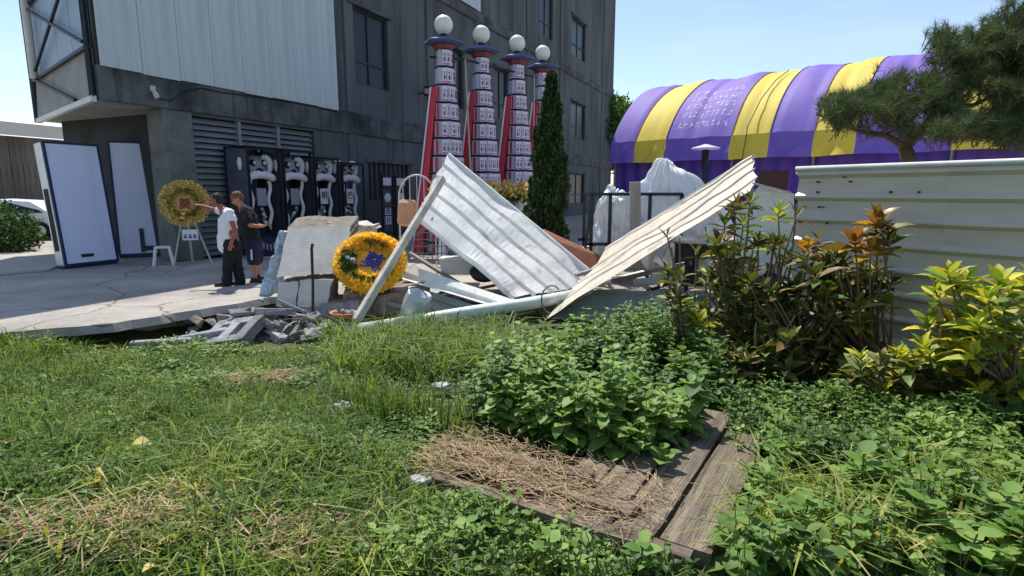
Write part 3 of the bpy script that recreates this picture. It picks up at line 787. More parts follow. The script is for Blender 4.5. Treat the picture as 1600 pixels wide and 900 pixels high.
# ------------------------------------------------------------------ foliage helpers
def leaf_cloud(name, clumps, size, matname, seed, parent=None, shell=0.55, up=0.0, aspect=0.5):
    """many small leaf faces through the volume of a few ellipsoids: (centre, radii, count)"""
    rg = np.random.default_rng(seed); V, T, K = [], [], []; base = 0
    for c, rad, n in clumps:
        d = rg.normal(size=(n, 3)); d /= np.linalg.norm(d, axis=1)[:, None]
        rr = shell + (1 - shell) * rg.random(n) ** 0.7
        lump = 1 + 0.22 * np.sin(d[:, 0] * 5 + seed) * np.sin(d[:, 1] * 4 + 2 * seed) + 0.15 * np.sin(d[:, 2] * 7 + d[:, 0] * 6)
        p = np.array(c)[None] + d * (rr * lump)[:, None] * np.array(rad)[None]
        ax = rg.normal(size=(n, 3)) + d * 0.6 + np.array([0, 0, up])[None]; ax /= np.linalg.norm(ax, axis=1)[:, None]
        sd = np.cross(ax, rg.normal(size=(n, 3))); sd /= np.linalg.norm(sd, axis=1)[:, None]
        L = size * (0.6 + 0.8 * rg.random(n))[:, None]; Wd = L * aspect
        q = np.stack([p, p + ax * L * .5 + sd * Wd * .5, p + ax * L, p + ax * L * .5 - sd * Wd * .5], 1).reshape(-1, 3)
        idx = base + np.arange(n)[:, None] * 4
        V.append(q); T.append(np.concatenate([idx + [0, 1, 2], idx + [0, 2, 3]], 0)); K.append(np.repeat(rg.random(n), 4)); base += n * 4
    return np_mesh(name, np.concatenate(V), np.concatenate(T), matname, np.concatenate(K), parent)
LEAF_T = np.array([(0, 0, 0), (.28, 0, -.02), (.6, 0, 0), (.85, 0, -.03), (1, 0, -.09),
                   (.2, .3, .05), (.45, .40, .07), (.75, .24, .02), (.2, -.3, .05), (.45, -.40, .07), (.75, -.24, .02)], dtype=float)
LEAF_F = np.array([(0, 1, 5), (1, 6, 5), (1, 2, 6), (2, 7, 6), (2, 3, 7), (3, 4, 7), (0, 8, 1), (1, 8, 9), (1, 9, 2), (2, 9, 10), (2, 10, 3), (3, 10, 4)])
LANCE_T = LEAF_T * np.array([1, .52, 1.0]) + np.array([[0, 0, -.10 * x * x] for x in LEAF_T[:, 0]])
def leaf_mats(o, yaw, pitch, size, wid=None, roll=None):
    """arrays -> (N,3,3) matrices"""
    cy, sy, cp, sp = np.cos(yaw), np.sin(yaw), np.cos(pitch), np.sin(pitch)
    x = np.stack([cy * cp, sy * cp, sp], 1)
    y = np.stack([-sy, cy, np.zeros_like(cy)], 1)
    if roll is not None:
        z0 = np.cross(x, y); y = y * np.cos(roll)[:, None] + z0 * np.sin(roll)[:, None]
    z = np.cross(x, y)
    w = size if wid is None else wid
    return np.stack([x * size[:, None], y * w[:, None], z * size[:, None]], 2)
def leaf_mesh(name, o, Mx, tmpl, rnd, matname, parent=None):
    n, k = len(o), len(tmpl)
    v = np.einsum('nij,kj->nki', Mx, tmpl) + o[:, None, :]
    t = (np.arange(n)[:, None, None] * k + LEAF_F[None]).reshape(-1, 3)
    return np_mesh(name, v.reshape(-1, 3), t, matname, np.repeat(rnd, k), parent, smooth=True)
def in_poly(x, y, poly):
    r = False; j = len(poly) - 1
    for i in range(len(poly)):
        if (poly[i][1] > y) != (poly[j][1] > y) and x < (poly[j][0] - poly[i][0]) * (y - poly[i][1]) / (poly[j][1] - poly[i][1]) + poly[i][0]: r = not r
        j = i
    return r
def scatter(poly, n, rng):
    xs = [p[0] for p in poly]; ys = [p[1] for p in poly]; out = []
    while len(out) < n:
        x, y = rng.uniform(min(xs), max(xs)), rng.uniform(min(ys), max(ys))
        if in_poly(x, y, poly): out.append((x, y))
    return out

# hedge, far trees
hp = on(28, 394); hp = Vector((hp.x - .3, hp.y, 0))
t = thing('roadside_bush', hp, 'dark green leafy bush beside the lane at the far left', 'bush')
mb = MB(); rng = random.Random(3)
for i in range(7):
    a = rng.uniform(0, 6.28); mb.tube([hp + Vector((0.3 * math.cos(a), .3 * math.sin(a), 0)), hp + Vector((.7 * math.cos(a), .6 * math.sin(a), .55)), hp + Vector((1.0 * math.cos(a), .8 * math.sin(a), .95))], [.03, .02, .008], 5)
mb.build('trunk', 'bark', t)
leaf_cloud('crown', [(hp + Vector((dx, dy, z)), (rx, rx * .8, rz), n) for dx, dy, z, rx, rz, n in ((-1.3, 0, .55, 1.1, .7, 2600), (-.2, 0, .62, 1.0, .72, 2600), (.35, -.3, .42, .75, .5, 1600), (-2.4, .3, .6, 1.2, .8, 2200))], .11, 'hedge_leaf', 5, t)
def far_tree(px, y0, Y, h, rad, lab, seed):
    b = at(px, y0, Y); b.z = 0
    t = thing('broadleaf_tree', b, lab, 'tree')
    MB().tube([b, b + Vector((.2, 0, h * .3)), b + Vector((0, 0, h * .6)), b + Vector((.3, 0, h * .9))], [.3, .24, .16, .04], 8).build('trunk', 'bark', t, smooth=True)
    rg = random.Random(seed); cl = []
    for i in range(12):
        a = rg.uniform(0, 6.28); k = rg.uniform(.2, .8) * rad; z = h * rg.uniform(.45, .92)
        cl.append((b + Vector((math.cos(a) * k, math.sin(a) * k, z)), (rad * .45, rad * .45, rad * .36), 800))
    leaf_cloud('crown', cl, .42, 'tree_leaf', seed, t)
far_tree(968, 300, 52, 9.6, 3.6, 'pale green tree between the dark building and the striped tent', 7)
far_tree(-40, 300, 60, 6.2, 3.5, 'distant tree behind the board shed at the left edge', 8)

# ------------------------------------------------------------------ striped tent
TL = Vector((4.87, 28.0, 0)); TE = Vector((0.731, -0.682, 0)).normalized(); TB = Vector((0.682, 0.731, 0)).normalized()
HALF, Z_HEM, Z_EAVE, RISE = 5.0, 3.02, 4.0, 3.15
def t_s(px):
    k = (px - 800) / FPX / 1.023
    return (TL.y * k - TL.x) / (TE.x - TE.y * k)
tent = thing('striped_tent', TL, 'large purple and yellow striped barrel roofed funeral tent', 'tent')
bnd = [954, 992, 1040, 1140, 1200, 1268, 1335, 1485, 1571, 1680, 1770, 1900]
sv = [t_s(x) for x in bnd]
def vault(s, ph, lift=0.0):
    f0 = R(34); ph = f0 + ph * (math.pi - 2 * f0) / math.pi
    p = TL + TE * s + TB * (HALF * (1 - math.cos(ph) / math.cos(f0)))
    q = (s - sv[0]) % 2.6 / 2.6
    sag = 0.10 * math.sin(math.pi * q) * math.sin(ph) * (1 if s > 1 else .4)
    wr = 0.08 * mnoise.noise(Vector((s * 1.1, ph * 2.2, 1))) + 0.05 * mnoise.noise(Vector((s * 3.2, ph * 1.0, 3))) + .02 * mnoise.noise(Vector((s * 7, ph * 2, 5)))
    nrm = TB * -math.cos(ph) + Vector((0, 0, math.sin(ph)))
    z = Z_EAVE + RISE * (math.sin(ph) - math.sin(f0)) / (1 - math.sin(f0))
    return Vector((p.x, p.y, z)) + nrm * (wr - sag + lift)
for i in range(len(sv) - 1):
    a, b = sv[i] + .004, sv[i + 1] - .004
    yel = i % 2 == 1
    nu = max(3, int((b - a) / .14))
    if i: MB().tube([vault(sv[i], .001 + 3.0 * k / 30, .012) for k in range(31)], .022, 5).build('seam', 'seam', tent)
    MB().grid(lambda u, v: vault(a + (b - a) * u, .001 + (math.pi - .002) * v), nu, 30).build('roof_panel', 'tent_yellow' if yel else 'tent_purple', tent, smooth=True, recalc=False)
    def skirt(u, v):
        s = a + (b - a) * u
        p = vault(s, .001); w = .16 * mnoise.noise(Vector((s * 1.3 + v, v * 2, 9))) * v + .09 * mnoise.noise(Vector((s * 3.5 + 2 * v, v * 1.5, 2))) * v
        return Vector((p.x, p.y, 0)) - TB * (.22 * v + w) + Vector((0, 0, p.z + (Z_HEM - p.z) * v + .02 * math.sin(s * 2) * v))
    MB().grid(skirt, nu, 6).build('skirt_panel', 'tent_yellow' if yel else 'tent_purple', tent, smooth=True, recalc=False)
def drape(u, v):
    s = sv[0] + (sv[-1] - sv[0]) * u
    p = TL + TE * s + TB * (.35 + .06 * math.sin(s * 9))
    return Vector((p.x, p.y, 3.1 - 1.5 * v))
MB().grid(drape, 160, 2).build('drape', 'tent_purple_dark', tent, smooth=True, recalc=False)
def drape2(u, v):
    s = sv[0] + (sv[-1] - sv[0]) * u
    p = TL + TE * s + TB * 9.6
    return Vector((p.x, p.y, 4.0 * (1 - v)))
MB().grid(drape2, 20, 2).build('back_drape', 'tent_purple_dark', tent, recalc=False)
for i, s in enumerate((sv[0] + .1, sv[3], sv[5], sv[7], sv[9])):
    for dback in (.25, 9.7):
        b = TL + TE * s + TB * dback
        MB().tube([b, b + Vector((0, 0, 4.0))], .06, 8).build('pole', 'pole_grey', tent, smooth=True)
    pts = [vault(s, .05 + 3.0 * k / 16, -.12) for k in range(17)]
    MB().tube(pts, .035, 6).build('arch', 'pole_grey', tent)
# lettering rows, pale strokes on the wide purple stripe (too small to read in the photo)
rng = random.Random(11); mb = MB()
for row in range(5):
    ph = 0.12 + row * 0.14
    s = sv[2] + .35
    while s < sv[3] - .3:
        for k in range(4):
            ds, dp = rng.uniform(0, .13), rng.uniform(0, .08)
            if rng.random() < .5: q = [(s + ds, ph + dp), (s + ds + .09, ph + dp), (s + ds + .09, ph + dp + .014), (s + ds, ph + dp + .014)]
            else: q = [(s + ds, ph), (s + ds + .02, ph), (s + ds + .02, ph + .09), (s + ds, ph + .09)]
            mb.add([vault(x, y, .006) for x, y in q], [(0, 1, 2, 3)])
        s += .25
tag(mb.build('lettering', 'tent_print', tent, recalc=False), kind='stuff')
pts = [vault(t_s(1178), 1.1, .12), vault(t_s(1174), .75, .14), vault(t_s(1170), .4, .2), vault(t_s(1166), .05, .25), vault(t_s(1164), .0, .4) + Vector((0, 0, -1.2))]
tag(MB().tube(pts, .02, 5).build('guy_rope', 'rope'), 'dark rope tied down over the tent\'s second yellow stripe', 'rope')
b = at(1099, 300, 22); b.z = 0
t = thing('sunshade_post', b, 'dark post with a flat pale cap in front of the tent', 'post')
MB().tube([b, b + Vector((0, 0, 3.3))], .13, 10).build('post', 'steel_dark', t, smooth=True)
MB().lathe([(.05, 3.45), (.5, 3.32), (.55, 3.27), (.3, 3.25)], 14, b).build('cap', 'tent_print', t, smooth=True)

# ------------------------------------------------------------------ offering towers
def build_tower(idx, px, py, Y, lab):
    ball = at(px, py, Y); base = Vector((ball.x, Y, 0)); zb = ball.z
    t = thing('offering_tower', base, lab, 'tower', 'towers of stacked offerings', rz=R(24))
    rb = .245
    prof = [(rb * .35, zb - rb * 1.02)] + [(rb * math.cos(R(a)), zb + rb * math.sin(R(a))) for a in range(-68, 89, 13)] + [(.01, zb + rb)]
    MB().lathe(prof, 20).build('globe_lamp', 'lamp_white', t, smooth=True, local=True)
    z = zb - rb
    MB().lathe([(.09, z - .08), (.1, z + .02), (.07, z + .03)], 10).build('lamp_socket', 'tower_rim', t, local=True)
    MB().lathe([(.22, z - .27), (.55, z - .22), (.53, z - .18), (.14, z - .06)], 6, a0=R(30)).build('pagoda_roof', 'tower_roof', t, local=True)
    MB().lathe([(.24, z - .38), (.33, z - .28), (.24, z - .27)], 6, a0=R(30)).build('red_fascia', 'tower_fascia', t, local=True)
    z -= .40
    n = 0; carton = None
    while z > .25:
        h = .40 if z > .7 else z - .12
        r = .235 + .05 * n
        MB().lathe([(r * .93, z - h), (r * .9, z)], 6, a0=R(30)).build('tier', 'tower_core', t, local=True)
        MB().lathe([(r + .0, z - h - .055), (r + .035, z - h - .03), (r + .0, z - h)], 6, a0=R(30)).build('rim', 'tower_rim', t, local=True)
        ap = r * .93 * math.cos(R(30))
        if n >= 2: MB().hexa([Vector((math.cos(R(g)), math.sin(R(g)), 0)) * (r * .93 + .012) + Vector((0, 0, z - h + .02)) for g in (178, 226)] + [Vector((math.cos(R(g)), math.sin(R(g)), 0)) * (r * .93 - .03) + Vector((0, 0, z - h + .02)) for g in (222, 182)], [Vector((math.cos(R(g)), math.sin(R(g)), 0)) * (r * .91 + .012) + Vector((0, 0, z - .02)) for g in (178, 226)] + [Vector((math.cos(R(g)), math.sin(R(g)), 0)) * (r * .91 - .03) + Vector((0, 0, z - .02)) for g in (222, 182)]).build('red_side', 'tower_red', t, local=True)
        for fa in (-90, -30):
            d = Vector((math.cos(R(fa)), math.sin(R(fa)), 0)); sd = Vector((-d.y, d.x, 0))
            m = 2 if r < .3 else (3 if r < .48 else 4)
            wc = r * .93 / m
            for j in range(m):
                if carton is None:
                    mb = MB(); mb.box((0, 0, .5), (.92, .2, .94), mi=0)
                    mb.ellip((-.12, -.115, .70), (.13, .06, .10), 8, 5, mi=1); mb.ellip((-.08, -.115, .40), (.20, .05, .16), 8, 5, mi=1); mb.box((.28, -.11, .55), (.10, .04, .6), mi=2); mb.box((-.02, -.108, .12), (.8, .03, .09), mi=2); mb.ellip((.28, -.13, .5), (.05, .04, .16), 6, 4, mi=1)
                    carton = mb.build('carton', ['carton_white', 'carton_print', 'carton_pink'], t, local=True)
                    me = carton.data; bpy.data.objects.remove(carton); carton = me
                pos = d * (ap + .012) + sd * ((j + .5) / m - .5) * r * .93 + Vector((0, 0, z - h))
                Mx = Matrix.Translation(pos) @ Matrix.Rotation(math.atan2(d.y, d.x) + R(90), 4, 'Z') @ Matrix.Diagonal((wc, .18, h, 1))
                # keep the mesh origin at the carton's base
                o = inst(carton, 'carton', t, M=Mx)
        z -= h + .058; n += 1
    # red banner board down the left flank
    r0, r1 = .34, .235 + .05 * (n - 1) + .12
    MB().hexa([(-r1 - .10, -.12, .02), (-r1 + .06, -.3, .02), (-r1 + .06, -.27, .02), (-r1 - .10, -.09, .02)], [(-r0 - .04, -.05, zb - 1.6), (-r0 + .07, -.2, zb - 1.6), (-r0 + .07, -.17, zb - 1.6), (-r0 - .04, -.02, zb - 1.6)]).build('red_board', 'tower_red', t, local=True)
    MB().tube([(-r1 - .14, -.16, .02), (-r0 - .07, -.08, zb - 1.6)], .022, 6).build('board_edge', 'carton_white', t, local=True)
    return ball
balls = [build_tower(0, 693, 39, 16.0, 'tallest looking white globe topped offering tower, leftmost of the row of four'),
         build_tower(1, 752, 54, 17.2, 'second white globe topped offering tower from the left, between two others'),
         build_tower(2, 808, 68, 18.6, 'third white globe topped offering tower from the left'),
         build_tower(3, 848, 83, 20.0, 'white globe topped offering tower half hidden behind the dark cypress')]
b = balls[0] + Vector((-.5, 0, -.95))
pts = [at(672, 89, 15.9), at(720, 92, 16.5), at(775, 105, 17.6), at(838, 121, 19.6)]
tag(MB().tube(pts, .03, 6).build('tie_rod', 'steel_dark'), 'thin dark rod linking the tops of the offering towers', 'rod')
for (x0, y0, x1, y1, Y, lab) in ((727, 92, 738, 330, 16.3, 'thin pale bamboo pole standing right of the leftmost tower'), (835, 118, 832, 330, 19.0, 'thin pale bamboo pole standing left of the half hidden tower'), (712, 98, 700, 330, 16.6, 'slanting thin bamboo pole close against the leftmost tower')):
    a, b = at(x0, y0, Y), at(x1, y1, Y - .2)
    b = b + (b - a) * ((0 - b.z) / (b.z - a.z))
    tag(MB().tube([b, a], [.03, .02], 6).build('bamboo_pole', 'bamboo'), lab, 'pole', 'bamboo poles by the towers')

# flower stands in front of the towers
rng = random.Random(21)
pal = []
for i in range(6):
    px = 690 + i * 25
    b = at(px, 300, 14.0 + .25 * i); b.z = 0
    t = thing('flower_stand', b, ['golden flower bouquet on a white stand, %s in the row below the towers' % w for w in ('leftmost', 'second from left', 'third from left', 'fourth from left', 'fifth from left', 'rightmost')][i], 'flowers', 'flower stands below the towers')
    MB().lathe([(.16, 0), (.13, .1), (.09, .5), (.11, 1.1), (.15, 1.45), (.13, 1.5)], 10).build('stand', 'carton_white', t, local=True, smooth=True)
    WLOC[t] = b
    leaf_cloud('flowers', [(b + Vector((0, 0, 1.72)), (.24, .22, .22), 420)], .09, 'petal_gold', 40 + i, t, aspect=.8)
    leaf_cloud('leaves', [(b + Vector((0, 0, 1.55)), (.26, .24, .14), 140)], .12, 'leaf_fern', 60 + i, t)

# ------------------------------------------------------------------ lion figure cases along the wall
ROTZ = math.atan2(U.y, U.x)
def front(px, py, out):   # along-front distance on a plane set in front of the wall
    return fac(px, py, out)[0]
OUT = .95
sA = front(393, 330, OUT)
def case(i, s0, w, h, lab):
    b = W(s0, 0, OUT)
    t = thing('display_case', b, lab, 'display case', 'display cases along the wall', rz=ROTZ)
    f = .05
    for x in (0, w - f):
        for y in (0, .8):
            MB().box((x + f / 2, y + f / 2, h / 2), (f, f, h)).build('post', 'case_black', t, local=True)
    for z in (.0, .55, h - f):
        MB().box((w / 2, .03, z + f / 2), (w - 2 * f, f, f)).build('rail', 'case_black', t, local=True)
    MB().box((w / 2, .845, h / 2), (w - 2 * f, .02, h - .02)).build('back_panel', 'case_back', t, local=True)
    MB().box((w / 2, .03, .28), (w - 2 * f, .02, .48)).build('base_panel', 'case_base', t, local=True)
    MB().box((f / 2, .44, h / 2 + .25), (.012, .74, h - .6)).build('side_panel', 'case_back', t, local=True)
    MB().box((w / 2, .43, h + .012), (w, .9, .02)).build('top_panel', 'case_black', t, local=True)
    rg = random.Random(i)
    for k in range(6):
        MB().box((.2 + k * .12, .012, .26 + rg.uniform(-.06, .06)), (.06, .012, .16)).build('base_mark', 'fur_grey', t, local=True)
    return t
def lion(i, s0, w, lab):
    b = W(s0, 0, OUT) + U * (w / 2) - NRM * .35; b.z = .05
    t = thing('lion_figure', b, lab, 'lion figure', 'white lion figures in the cases', rz=ROTZ)
    MB().box((0, .1, .75), (.5, .25, 1.4)).build('body', 'case_base', t, local=True, bevel=.05)
    for sx in (-1, 1):
        pts = [(sx * .3 + .17 * math.cos(a) * sx, -.02, 2.35 + .23 * math.sin(a)) for a in np.linspace(-1.3, 2.2, 9)]
        MB().tube(pts, [.03, .06, .08, .09, .1, .1, .09, .07, .03], 9).build('ear', 'fur_white', t, local=True, smooth=True)
        MB().ellip((sx * .16, -.1, 2.4), (.09, .07, .1), 10, 7).build('eye_ring', 'paint_black', t, local=True, smooth=True)
        MB().ellip((sx * .16, -.17, 2.41), (.045, .03, .05), 8, 6).build('eye', 'fur_white', t, local=True, smooth=True)
        pts = [(sx * (.30 + .05 * math.sin(k * 1.1 + i)), -.12, 1.95 - k * .12) for k in range(12)]
        MB().tube(pts, [.05] * 10 + [.04, .02], 7).build('streamer', 'fur_white', t, local=True, smooth=True)
    MB().ellip((0, .05, 2.3), (.34, .22, .3), 14, 9, nz=.25, nf=4, seed=i).build('head', 'fur_grey', t, local=True, smooth=True)
    MB().ellip((0, -.16, 2.2), (.1, .1, .08), 10, 7).build('nose', 'paint_black', t, local=True, smooth=True)
    pts = [(.44 * math.sin(a), -.18, 1.95 + .16 * math.cos(a)) for a in np.linspace(-1.5, 1.5, 11)]
    MB().tube(pts, [.06, .09, .1, .11, .11, .11, .11, .11, .1, .09, .06], 10).build('beard', 'fur_white', t, local=True, smooth=True)
    pl = MB().box((0, -.16, 1.52), (.3, .03, .46)).build('plaque', 'fur_white' if i >= 2 else 'fur_grey', t, local=True)
    if i >= 2:
        vs, fcs = glyph(('明', '巴')[i - 2], .26)
        MB().add([Vector((v.x, -.185 - v.z, v.y + 1.55)) for v in vs], fcs).build('character', 'case_base', t, local=True)
        vs, fcs = glyph(('川', '口')[i - 2], .26)
        MB().add([Vector((v.x, -.06 - v.z, v.y + 1.1)) for v in vs], fcs).build('character', 'fur_white', t, local=True)
    rg = random.Random(i + 5)
    for k in range(7):
        MB().ellip((rg.uniform(-.14, .14), -.1, 1.2 - k * .07), (.06, .05, .05), 7, 5).build('blossom', ('disc_tan', 'paint_teal', 'fur_white')[k % 3], t, local=True, smooth=True)
    return t
wds = 1.06; s = sA
labs = ('first tall black display case with its side pane showing, behind the two men', 'second tall black display case from the shutter end of the wall', 'third black display case from the shutter end, plaque reading one character', 'last black display case with a lion, nearest the offering towers')
labl = ('white furred lion figure in the case right behind the man in black', 'white furred lion figure with grey plaque in the second case from the shutter', 'white furred lion figure with a lettered plaque in the third case', 'white furred lion figure with a lettered plaque in the last case')
for i in range(4):
    case(i, s, wds, (2.85, 2.85, 2.7, 2.6)[i], labs[i]); lion(i, s, wds, labl[i]); s += wds + .12
for k, (px, lab) in enumerate(((598, 'left of two narrow black notice stands beside the lion cases'), (619, 'right of two narrow black notice stands beside the lion cases'))):
    s0 = front(px, 330, OUT); b = W(s0, 0, OUT)
    t = thing('notice_stand', b, lab, 'notice stand', 'narrow notice stands', rz=ROTZ)
    w = front(px + 19, 330, OUT) - s0 - .06
    for x in (0, w): MB().box((x, 0, 1.15), (.05, .05, 2.3)).build('post', 'case_black', t, local=True)
    for z in (.3, 1.2, 1.85, 2.27): MB().box((w / 2, 0, z), (w - .05, .045, .05)).build('rail', 'case_black', t, local=True)
    MB().box((w / 2, .03, 1.1), (w - .06, .02, 1.9)).build('panel', 'case_back', t, local=True)
    MB().box((w / 2, .01, 2.06), (w - .2, .02, .26)).build('header', 'carton_white', t, local=True)
    MB().ellip((w / 2, .01, 1.5), (w * .3, .03, .16), 12, 8).build('picture', 'fur_white', t, local=True, smooth=True)
    for z, ch in ((1.05, '田'), (.72, '日')):
        MB().box((w / 2, .01, z), (w * .5, .015, .28)).build('sheet', 'fur_white', t, local=True)
        vs, fcs = glyph(ch, .24)
        MB().add([Vector((v.x + w / 2, -.004 - v.z, v.y + z)) for v in vs], fcs).build('character', 'case_base', t, local=True)

# ------------------------------------------------------------------ two big lavender boards
def board(bl, h, w, lean, dep, lab, i):
    fwd = Vector((.40, .917, 0) if i == 0 else (.86, .51, 0)).normalized()
    t = thing('light_board', Vector((bl.x, bl.y, 0)), lab, 'board', 'tall lavender boards', rot=(R(-lean) * 1.0, 0, math.atan2(fwd.y, fwd.x)))
    # local x along the face, -y is the face, z up; rotated back by lean about x
    t.rotation_mode = 'XYZ'
    e = .055
    MB().box((w / 2, .012, h / 2 + .06), (w - 2 * e, .02, h - 2 * e)).build('face', 'screen_white', t, local=True)
    for x in (e / 2, w - e / 2): MB().box((x, .02, h / 2 + .06), (e, .05, h)).build('edge', 'screen_edge', t, local=True)
    for z in (.06 + e / 2, h + .06 - e / 2): MB().box((w / 2, .021, z), (w - 2 * e, .048, e)).build('edge', 'screen_edge', t, local=True)
    MB().box((w / 2, dep / 2 + .05, h / 2 + .06), (w - .02, dep, h - .04)).build('casing', 'aluminium', t, local=True, bevel=.02)
    MB().box((.02, dep * .5 + .05, h * .4), (.04, dep * .5, h * .5)).build('side_recess', 'dark_wall', t, local=True)
    MB().box((w / 2, dep / 2 + .05, .03), (w * .98, dep * .96, .06)).build('plinth', 'screen_edge', t, local=True)
    if i == 0:
        MB().box((w * .42, -.01, .27), (.26, .04, .07)).build('handle', 'case_black', t, local=True, bevel=.01)
    else:
        MB().box((w * .44, -.01, .45), (.10, .03, .62)).build('lever', 'screen_edge', t, local=True)
        MB().box((w * .56, -.012, .24), (.3, .03, .12)).build('switch_plate', 'screen_edge', t, local=True)
    return t
board(on(103, 421), 2.76, 1.18, 6.0, .30, 'left of the two tall lavender boards, leaning back, nearest the lane', 0)
board(on(186, 404), 2.95, 1.25, 5.0, .32, 'right of the two tall lavender boards, standing under the overhang', 1)

# ------------------------------------------------------------------ wreaths
def petals(name, c, ax, ay, az, r0, r1, n, size, matname, parent, seed, a0=0, a1=360, thick=.05, droop=0.0):
    """little petals standing on a ring between radii r0 and r1 of a disc with axes ax, ay and normal az"""
    rg = np.random.default_rng(seed); ang = np.radians(rg.uniform(a0, a1, n)); rr = rg.uniform(r0, r1, n)
    ax, ay, az = (np.array(v) for v in (ax, ay, az))
    rad = np.cos(ang)[:, None] * ax + np.sin(ang)[:, None] * ay
    mid = (r0 + r1) / 2; hw = max(1e-4, (r1 - r0) / 2)
    hgt = thick * np.sqrt(np.clip(1 - ((rr - mid) / hw) ** 2, 0, 1))
    p = np.array(c)[None] + rad * rr[:, None] + az[None] * hgt[:, None]
    d = rad * ((rr - mid) / hw)[:, None] * .9 + az[None] * .6 + rg.normal(size=(n, 3)) * .35
    d /= np.linalg.norm(d, axis=1)[:, None]
    sd = np.cross(d, az[None] + rg.normal(size=(n, 3)) * .5); sd /= np.linalg.norm(sd, axis=1)[:, None]
    L = size * (.7 + .6 * rg.random(n))[:, None]; w = L * .3
    q = np.stack([p, p + d * L * .55 + sd * w, p + d * L, p + d * L * .55 - sd * w], 1).reshape(-1, 3)
    idx = np.arange(n)[:, None] * 4
    o = np_mesh(name, q, np.concatenate([idx + [0, 1, 2], idx + [0, 2, 3]], 0), matname, np.repeat(rg.random(n), 4), parent)
    tag(o, kind='stuff')
    return o
def ring(c, ax, ay, R0, r, n=28, m=8):
    return MB().tube([Vector(c) + (Vector(ax) * math.cos(2 * math.pi * k / n) + Vector(ay) * math.sin(2 * math.pi * k / n)) * R0 for k in range(n)], r, m, closed=True)
def disc(c, ax, ay, az, r, th=.04, n=28):
    return MB().prism([Vector(c) + (Vector(ax) * math.cos(2 * math.pi * k / n) + Vector(ay) * math.sin(2 * math.pi * k / n)) * r for k in range(n)], Vector(az) * th)
def place_glyph(ch, size, c, ax, ay, az, turn=0.0, depth=.012):
    vs, fcs = glyph(ch, size, depth)
    ca, sa = math.cos(R(turn)), math.sin(R(turn)); ax, ay, az, c = Vector(ax), Vector(ay), Vector(az), Vector(c)
    return MB().add([c + ax * (v.x * ca - v.y * sa) + ay * (v.x * sa + v.y * ca) + az * v.z for v in vs], fcs)
def axes(nx, ny, nz):
    az = Vector((nx, ny, nz)).normalized(); ax = Vector((0, 0, 1)).cross(az).normalized(); ay = az.cross(ax)
    return ax, ay, az
# bright yellow wreath thrown on the rubble
c = at(579, 412, 9.2); ax, ay, az = axes(.12, -.78, .64)
wr = thing('flower_wreath', Vector((c.x, c.y, 0.0)), 'bright yellow flower wreath with a blue character, lying tilted on the rubble', 'wreath')
disc(c - az * .05, ax, ay, az, .36).build('backing', 'disc_orange', wr)
ring(c, ax, ay, .46, .09).build('ring', 'petal_yellow', wr, smooth=True)
petals('outer_petals', c, ax, ay, az, .36, .56, 2600, .05, 'petal_yellow', wr, 1, thick=.085)
petals('inner_petals', c, ax, ay, az, .23, .38, 1700, .05, 'petal_yellow', wr, 2, thick=.04)
disc(c + az * .0, ax, ay, az, .27, .035).build('centre_disc', 'disc_orange', wr)
petals('fern_arc', c + az * .05, ax, ay, az, .34, .37, 90, .06, 'petal_olive', wr, 3, 45, 105, thick=.05)
petals('fern_arc', c + az * .05, ax, ay, az, .34, .37, 80, .06, 'leaf_fern', wr, 4, 215, 285, thick=.05)
petals('fern_arc', c + az * .02, ax, ay, az, .36, .46, 120, .06, 'petal_olive', wr, 5, -75, 20, thick=.08)
rng = random.Random(5)
for k in range(9):
    p = c - ax * rng.uniform(.26, .42) + ay * rng.uniform(-.16, .2) + az * .11
    MB().ellip(p, (.05, .045, .045), 8, 6, nz=.4, nf=3, seed=k).build('blossom', ('flower_maroon', 'flower_maroon', 'leaf_fern', 'fur_white')[k % 4], wr, smooth=True)
petals('fern_arc', c + az * .05, ax, ay, az, .25, .45, 220, .07, 'leaf_fern', wr, 6, 150, 215, thick=.05)
place_glyph('奠', .36, c + az * .055 + ax * .05 + ay * .02, ax, ay, az, -28).build('character', 'ink_blue', wr)
# wreath on an easel by the column, its shade put into the dull golds
c = at(289, 318, 13.3); ax, ay, az = axes(.42, -.9, .12)
wl_ = thing('flower_wreath', Vector((c.x, c.y, 0)), 'dull gold round wreath with a red character, on a wooden easel by the column', 'wreath')
disc(c - az * .04, ax, ay, az, .40).build('backing', 'disc_tan', wl_)
ring(c, ax, ay, .40, .07).build('ring', 'disc_tan', wl_, smooth=True)
petals('outer_petals', c, ax, ay, az, .32, .50, 1600, .06, 'petal_gold', wl_, 11, thick=.07)
petals('fern_ring', c + az * .03, ax, ay, az, .27, .33, 500, .05, 'petal_olive', wl_, 12, thick=.04)
petals('inner_petals', c, ax, ay, az, .19, .27, 500, .05, 'petal_gold', wl_, 13, thick=.03)
disc(c + az * .01, ax, ay, az, .18, .02).build('centre_disc', 'disc_tan', wl_)
place_glyph('奠', .27, c + az * .045, ax, ay, az).build('character', 'ink_red', wl_)
for k in range(6):
    p = c - ay * rng.uniform(.2, .42) + ax * rng.uniform(-.12, .2) + az * .08
    MB().ellip(p, (.05, .04, .045), 8, 6, nz=.4, nf=3, seed=k).build('blossom', ('flower_maroon', 'disc_orange')[k % 2], wl_, smooth=True)
ea = thing('easel', Vector((c.x, c.y, 0)), 'pale wooden three legged easel holding the dull gold wreath', 'easel')
top = c - az * .1 + Vector((0, 0, .1))
for px, py, Y in ((271, 409, 13.25), (331, 402, 13.7), (300, 398, 14.1)):
    b = at(px, py, Y); b.z = 0
    MB().bar(b, top, .05, .03).build('leg', 'timber_cream', ea)
pc = at(297, 367, 13.2)
nb = thing('name_card', Vector((pc.x, pc.y, pc.z - .14)), 'small white name card with three dark characters on the easel', 'card')
